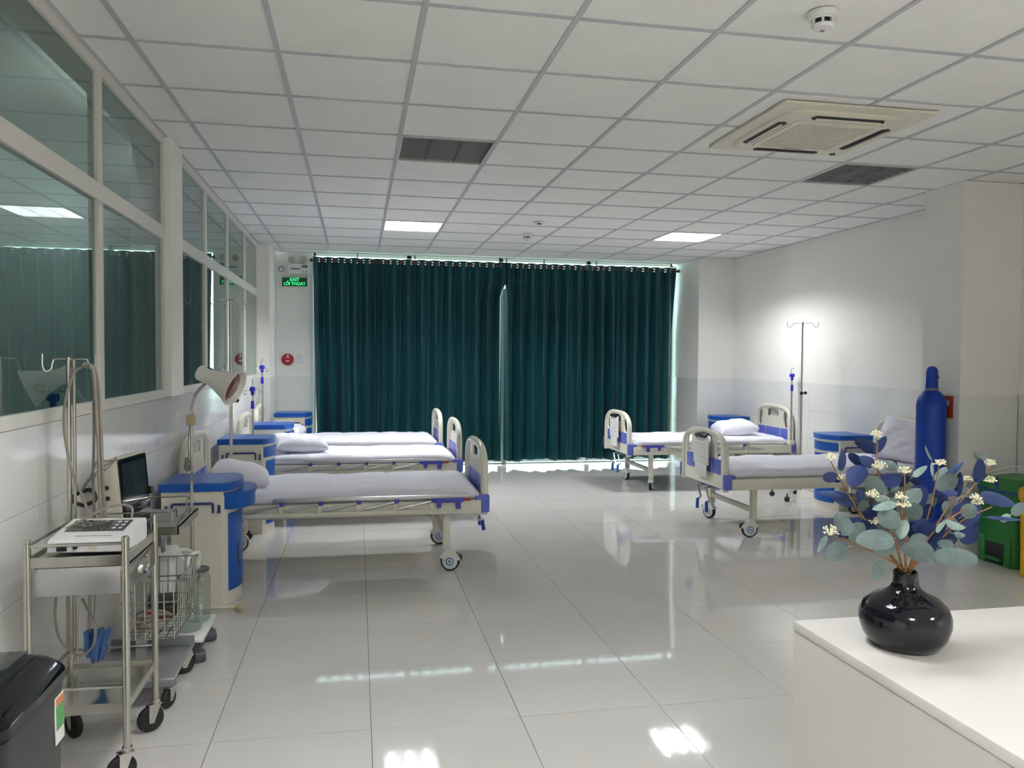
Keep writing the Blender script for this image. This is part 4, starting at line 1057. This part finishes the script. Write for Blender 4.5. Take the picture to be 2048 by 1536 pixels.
LEAVES = '''455 830 465 665 58 b 5;415 905 332 852 92 b 5;450 912 322 880 32 n 6;610 790 535 955 135 n 3;645 800 515 705 66 n 5;705 792 590 722 76 b 4;742 690 556 598 88 n 6;708 695 796 570 60 n 5;760 915 918 862 115 n 3;
770 772 885 810 70 s 6;850 765 882 790 34 n 7;755 1015 655 868 125 s 0;800 1005 770 908 70 s 3;545 1010 272 992 52 b 6;550 1088 378 1005 95 b 5;640 1060 565 985 95 b 6;715 1035 832 1046 50 m -4;868 1078 682 1124 56 m -6;
935 1060 1052 960 118 s -3;945 1085 1040 1200 135 s -3;888 1150 738 1222 145 s -5;1000 872 1106 792 46 m 2;970 872 900 955 66 n 4;1052 930 985 884 66 n 5;1080 950 1050 1110 70 n 2;1110 1205 1010 1300 110 n 0;1062 1335 1182 1250 150 n -1;
1000 1345 990 1215 70 n 2;1138 752 1088 636 18 s 3;1145 872 1138 765 24 m 3;1175 905 1245 800 70 s 4;1208 905 1372 764 46 b 4;1190 985 1322 858 118 s 2;1330 1025 1350 838 54 n 1;1228 1000 1142 1012 44 n 1;1230 992 1332 1002 46 b 0;
1482 918 1500 735 92 n 4;1534 765 1446 688 55 s 6;1472 930 1365 1005 62 s 5;1622 965 1632 868 28 n 5;1500 1012 1772 1092 92 b 2;1318 1195 1505 1085 165 n 1;1368 1168 1468 1092 100 s -2;1742 1155 1832 1075 78 s -2;1722 1162 1655 1212 55 m -3;1550 1178 1805 1197 26 b -2;
1238 1205 1402 1252 66 m -5;1238 1212 1178 1292 36 m -5;1308 1300 1392 1312 46 s -5;1340 1298 1498 1318 150 n -2;1330 1335 1145 1405 110 n 0;1128 1505 940 1372 155 s -8;1482 1495 1148 1462 125 s -8;515 1312 425 1145 112 s -5;502 1405 328 1482 135 s -6;
348 1318 282 1445 40 m -5;520 1352 628 1222 125 s -3;725 1262 498 1200 76 n -1;848 1335 566 1362 145 s -8;855 1425 690 1395 115 s -6;512 1332 440 1300 46 n -3;795 1510 708 1650 90 s -6;935 1200 900 1345 76 m -5;
1420 1000 1330 960 60 s 5;1010 1010 1060 900 60 n 5;880 980 800 930 70 s 5;1240 1080 1190 990 80 n 6;1100 1100 1170 1000 80 s 5;620 1180 720 1120 80 n 5;850 1180 800 1080 80 n 4;1240 1340 1330 1250 90 n 3;980 1240 1080 1200 90 n 4;1160 1290 1240 1190 90 n 4;900 1290 830 1220 90 s 2;1060 1180 1130 1080 95 n 3;1290 1150 1230 1060 90 s 4;760 1330 660 1280 100 s 1;1400 1260 1480 1180 90 n 4;1010 1390 1080 1300 110 s -2;850 1080 930 980 80 s 4;1200 1400 1290 1350 100 s -3;660 1130 600 1060 80 s 5;1350 1110 1420 1030 80 n 5;1020 1120 960 1010 80 n 5;760 1180 700 1080 90 n 4'''
cm = {'b': 'leaf_blue', 'n': 'leaf_navy', 's': 'leaf_sage', 'm': 'leaf_mint'}
for li, s in enumerate(LEAVES.replace('\n', '').split(';')):
    p = s.split(); bx, by, tx, ty, wd = map(float, p[:5]); dy = float(p[6])*.012
    rn = random.Random(li+40)
    a, b_ = cp(bx, by, dy), cp(tx, ty, dy+rn.uniform(-.03, .03))
    ax = b_-a; l = ax.length; ax.normalize()
    view = (P0+a-Vector((0, 0, CAM_H))).normalized()
    sd = ax.cross(view).normalized(); sd = (Matrix.Rotation(rn.uniform(-.6, .6), 3, ax) @ sd); nr = sd.cross(ax)
    hw = wd*K*.5*VY/1500*1.2; bend = rn.uniform(-.12, .16)*l; cup = rn.uniform(.05, .3)
    rows = []
    for i in range(11):
        t = i/10; h_ = hw*(sin(pi*min(1, .03+.97*t)**.85)**.52 if t < 1 else 0.02)
        c = a+ax*(l*t)+nr*(bend*sin(pi*t*.9))
        rows.append([c+sd*(h_*u)+nr*(cup*h_*(u*u)) for u in (-1, -.55, 0, .55, 1)])
    lf = MB().grid(rows).build('leaf', cm[p[5]], o, angle=80)
    q = [a-ax*.012]+[r_[2]+nr*.0004 for r_ in rows[:9]]
    MB().tube(q, .00055, 4).build('midrib', {'s': 'leaf_mint', 'm': 'leaf_mint', 'b': 'leaf_blue', 'n': 'leaf_blue'}[p[5]], lf)
for ci, (cx_, cy_, rr, dy) in enumerate(((380, 730, 44, .05), (720, 560, 48, .04), (745, 800, 56, .02), (935, 832, 48, -.02), (1195, 772, 46, .03), (1572, 775, 46, .06), (1580, 900, 46, .05), (1465, 1030, 42, -.03), (1478, 1068, 42, -.03), (905, 1020, 48, -.06), (925, 1082, 52, -.07), (700, 1010, 52, -.05), (375, 1285, 62, -.05), (462, 880, 36, .05), (715, 1212, 46, -.02), (1412, 895, 36, .08))):
    rn = random.Random(ci); c = cp(cx_, cy_, dy); R_ = rr*K*VY/1500*1.05
    m = MB(); root = c+Vector((0, 0, -R_*.9))
    for k in range(26):
        th, u = rn.uniform(0, 2*pi), rn.uniform(-.35, 1)
        d_ = Vector((sqrt(1-u*u)*cos(th), sqrt(1-u*u)*sin(th), u*.75))*R_*rn.uniform(.75, 1.05)
        m.tube([root+(c-root)*.5, c+d_*.55, c+d_], .0007, 4); m.ball(c+d_, .0021, 6)
    m.build('bud_cluster', 'bud_cream', o)
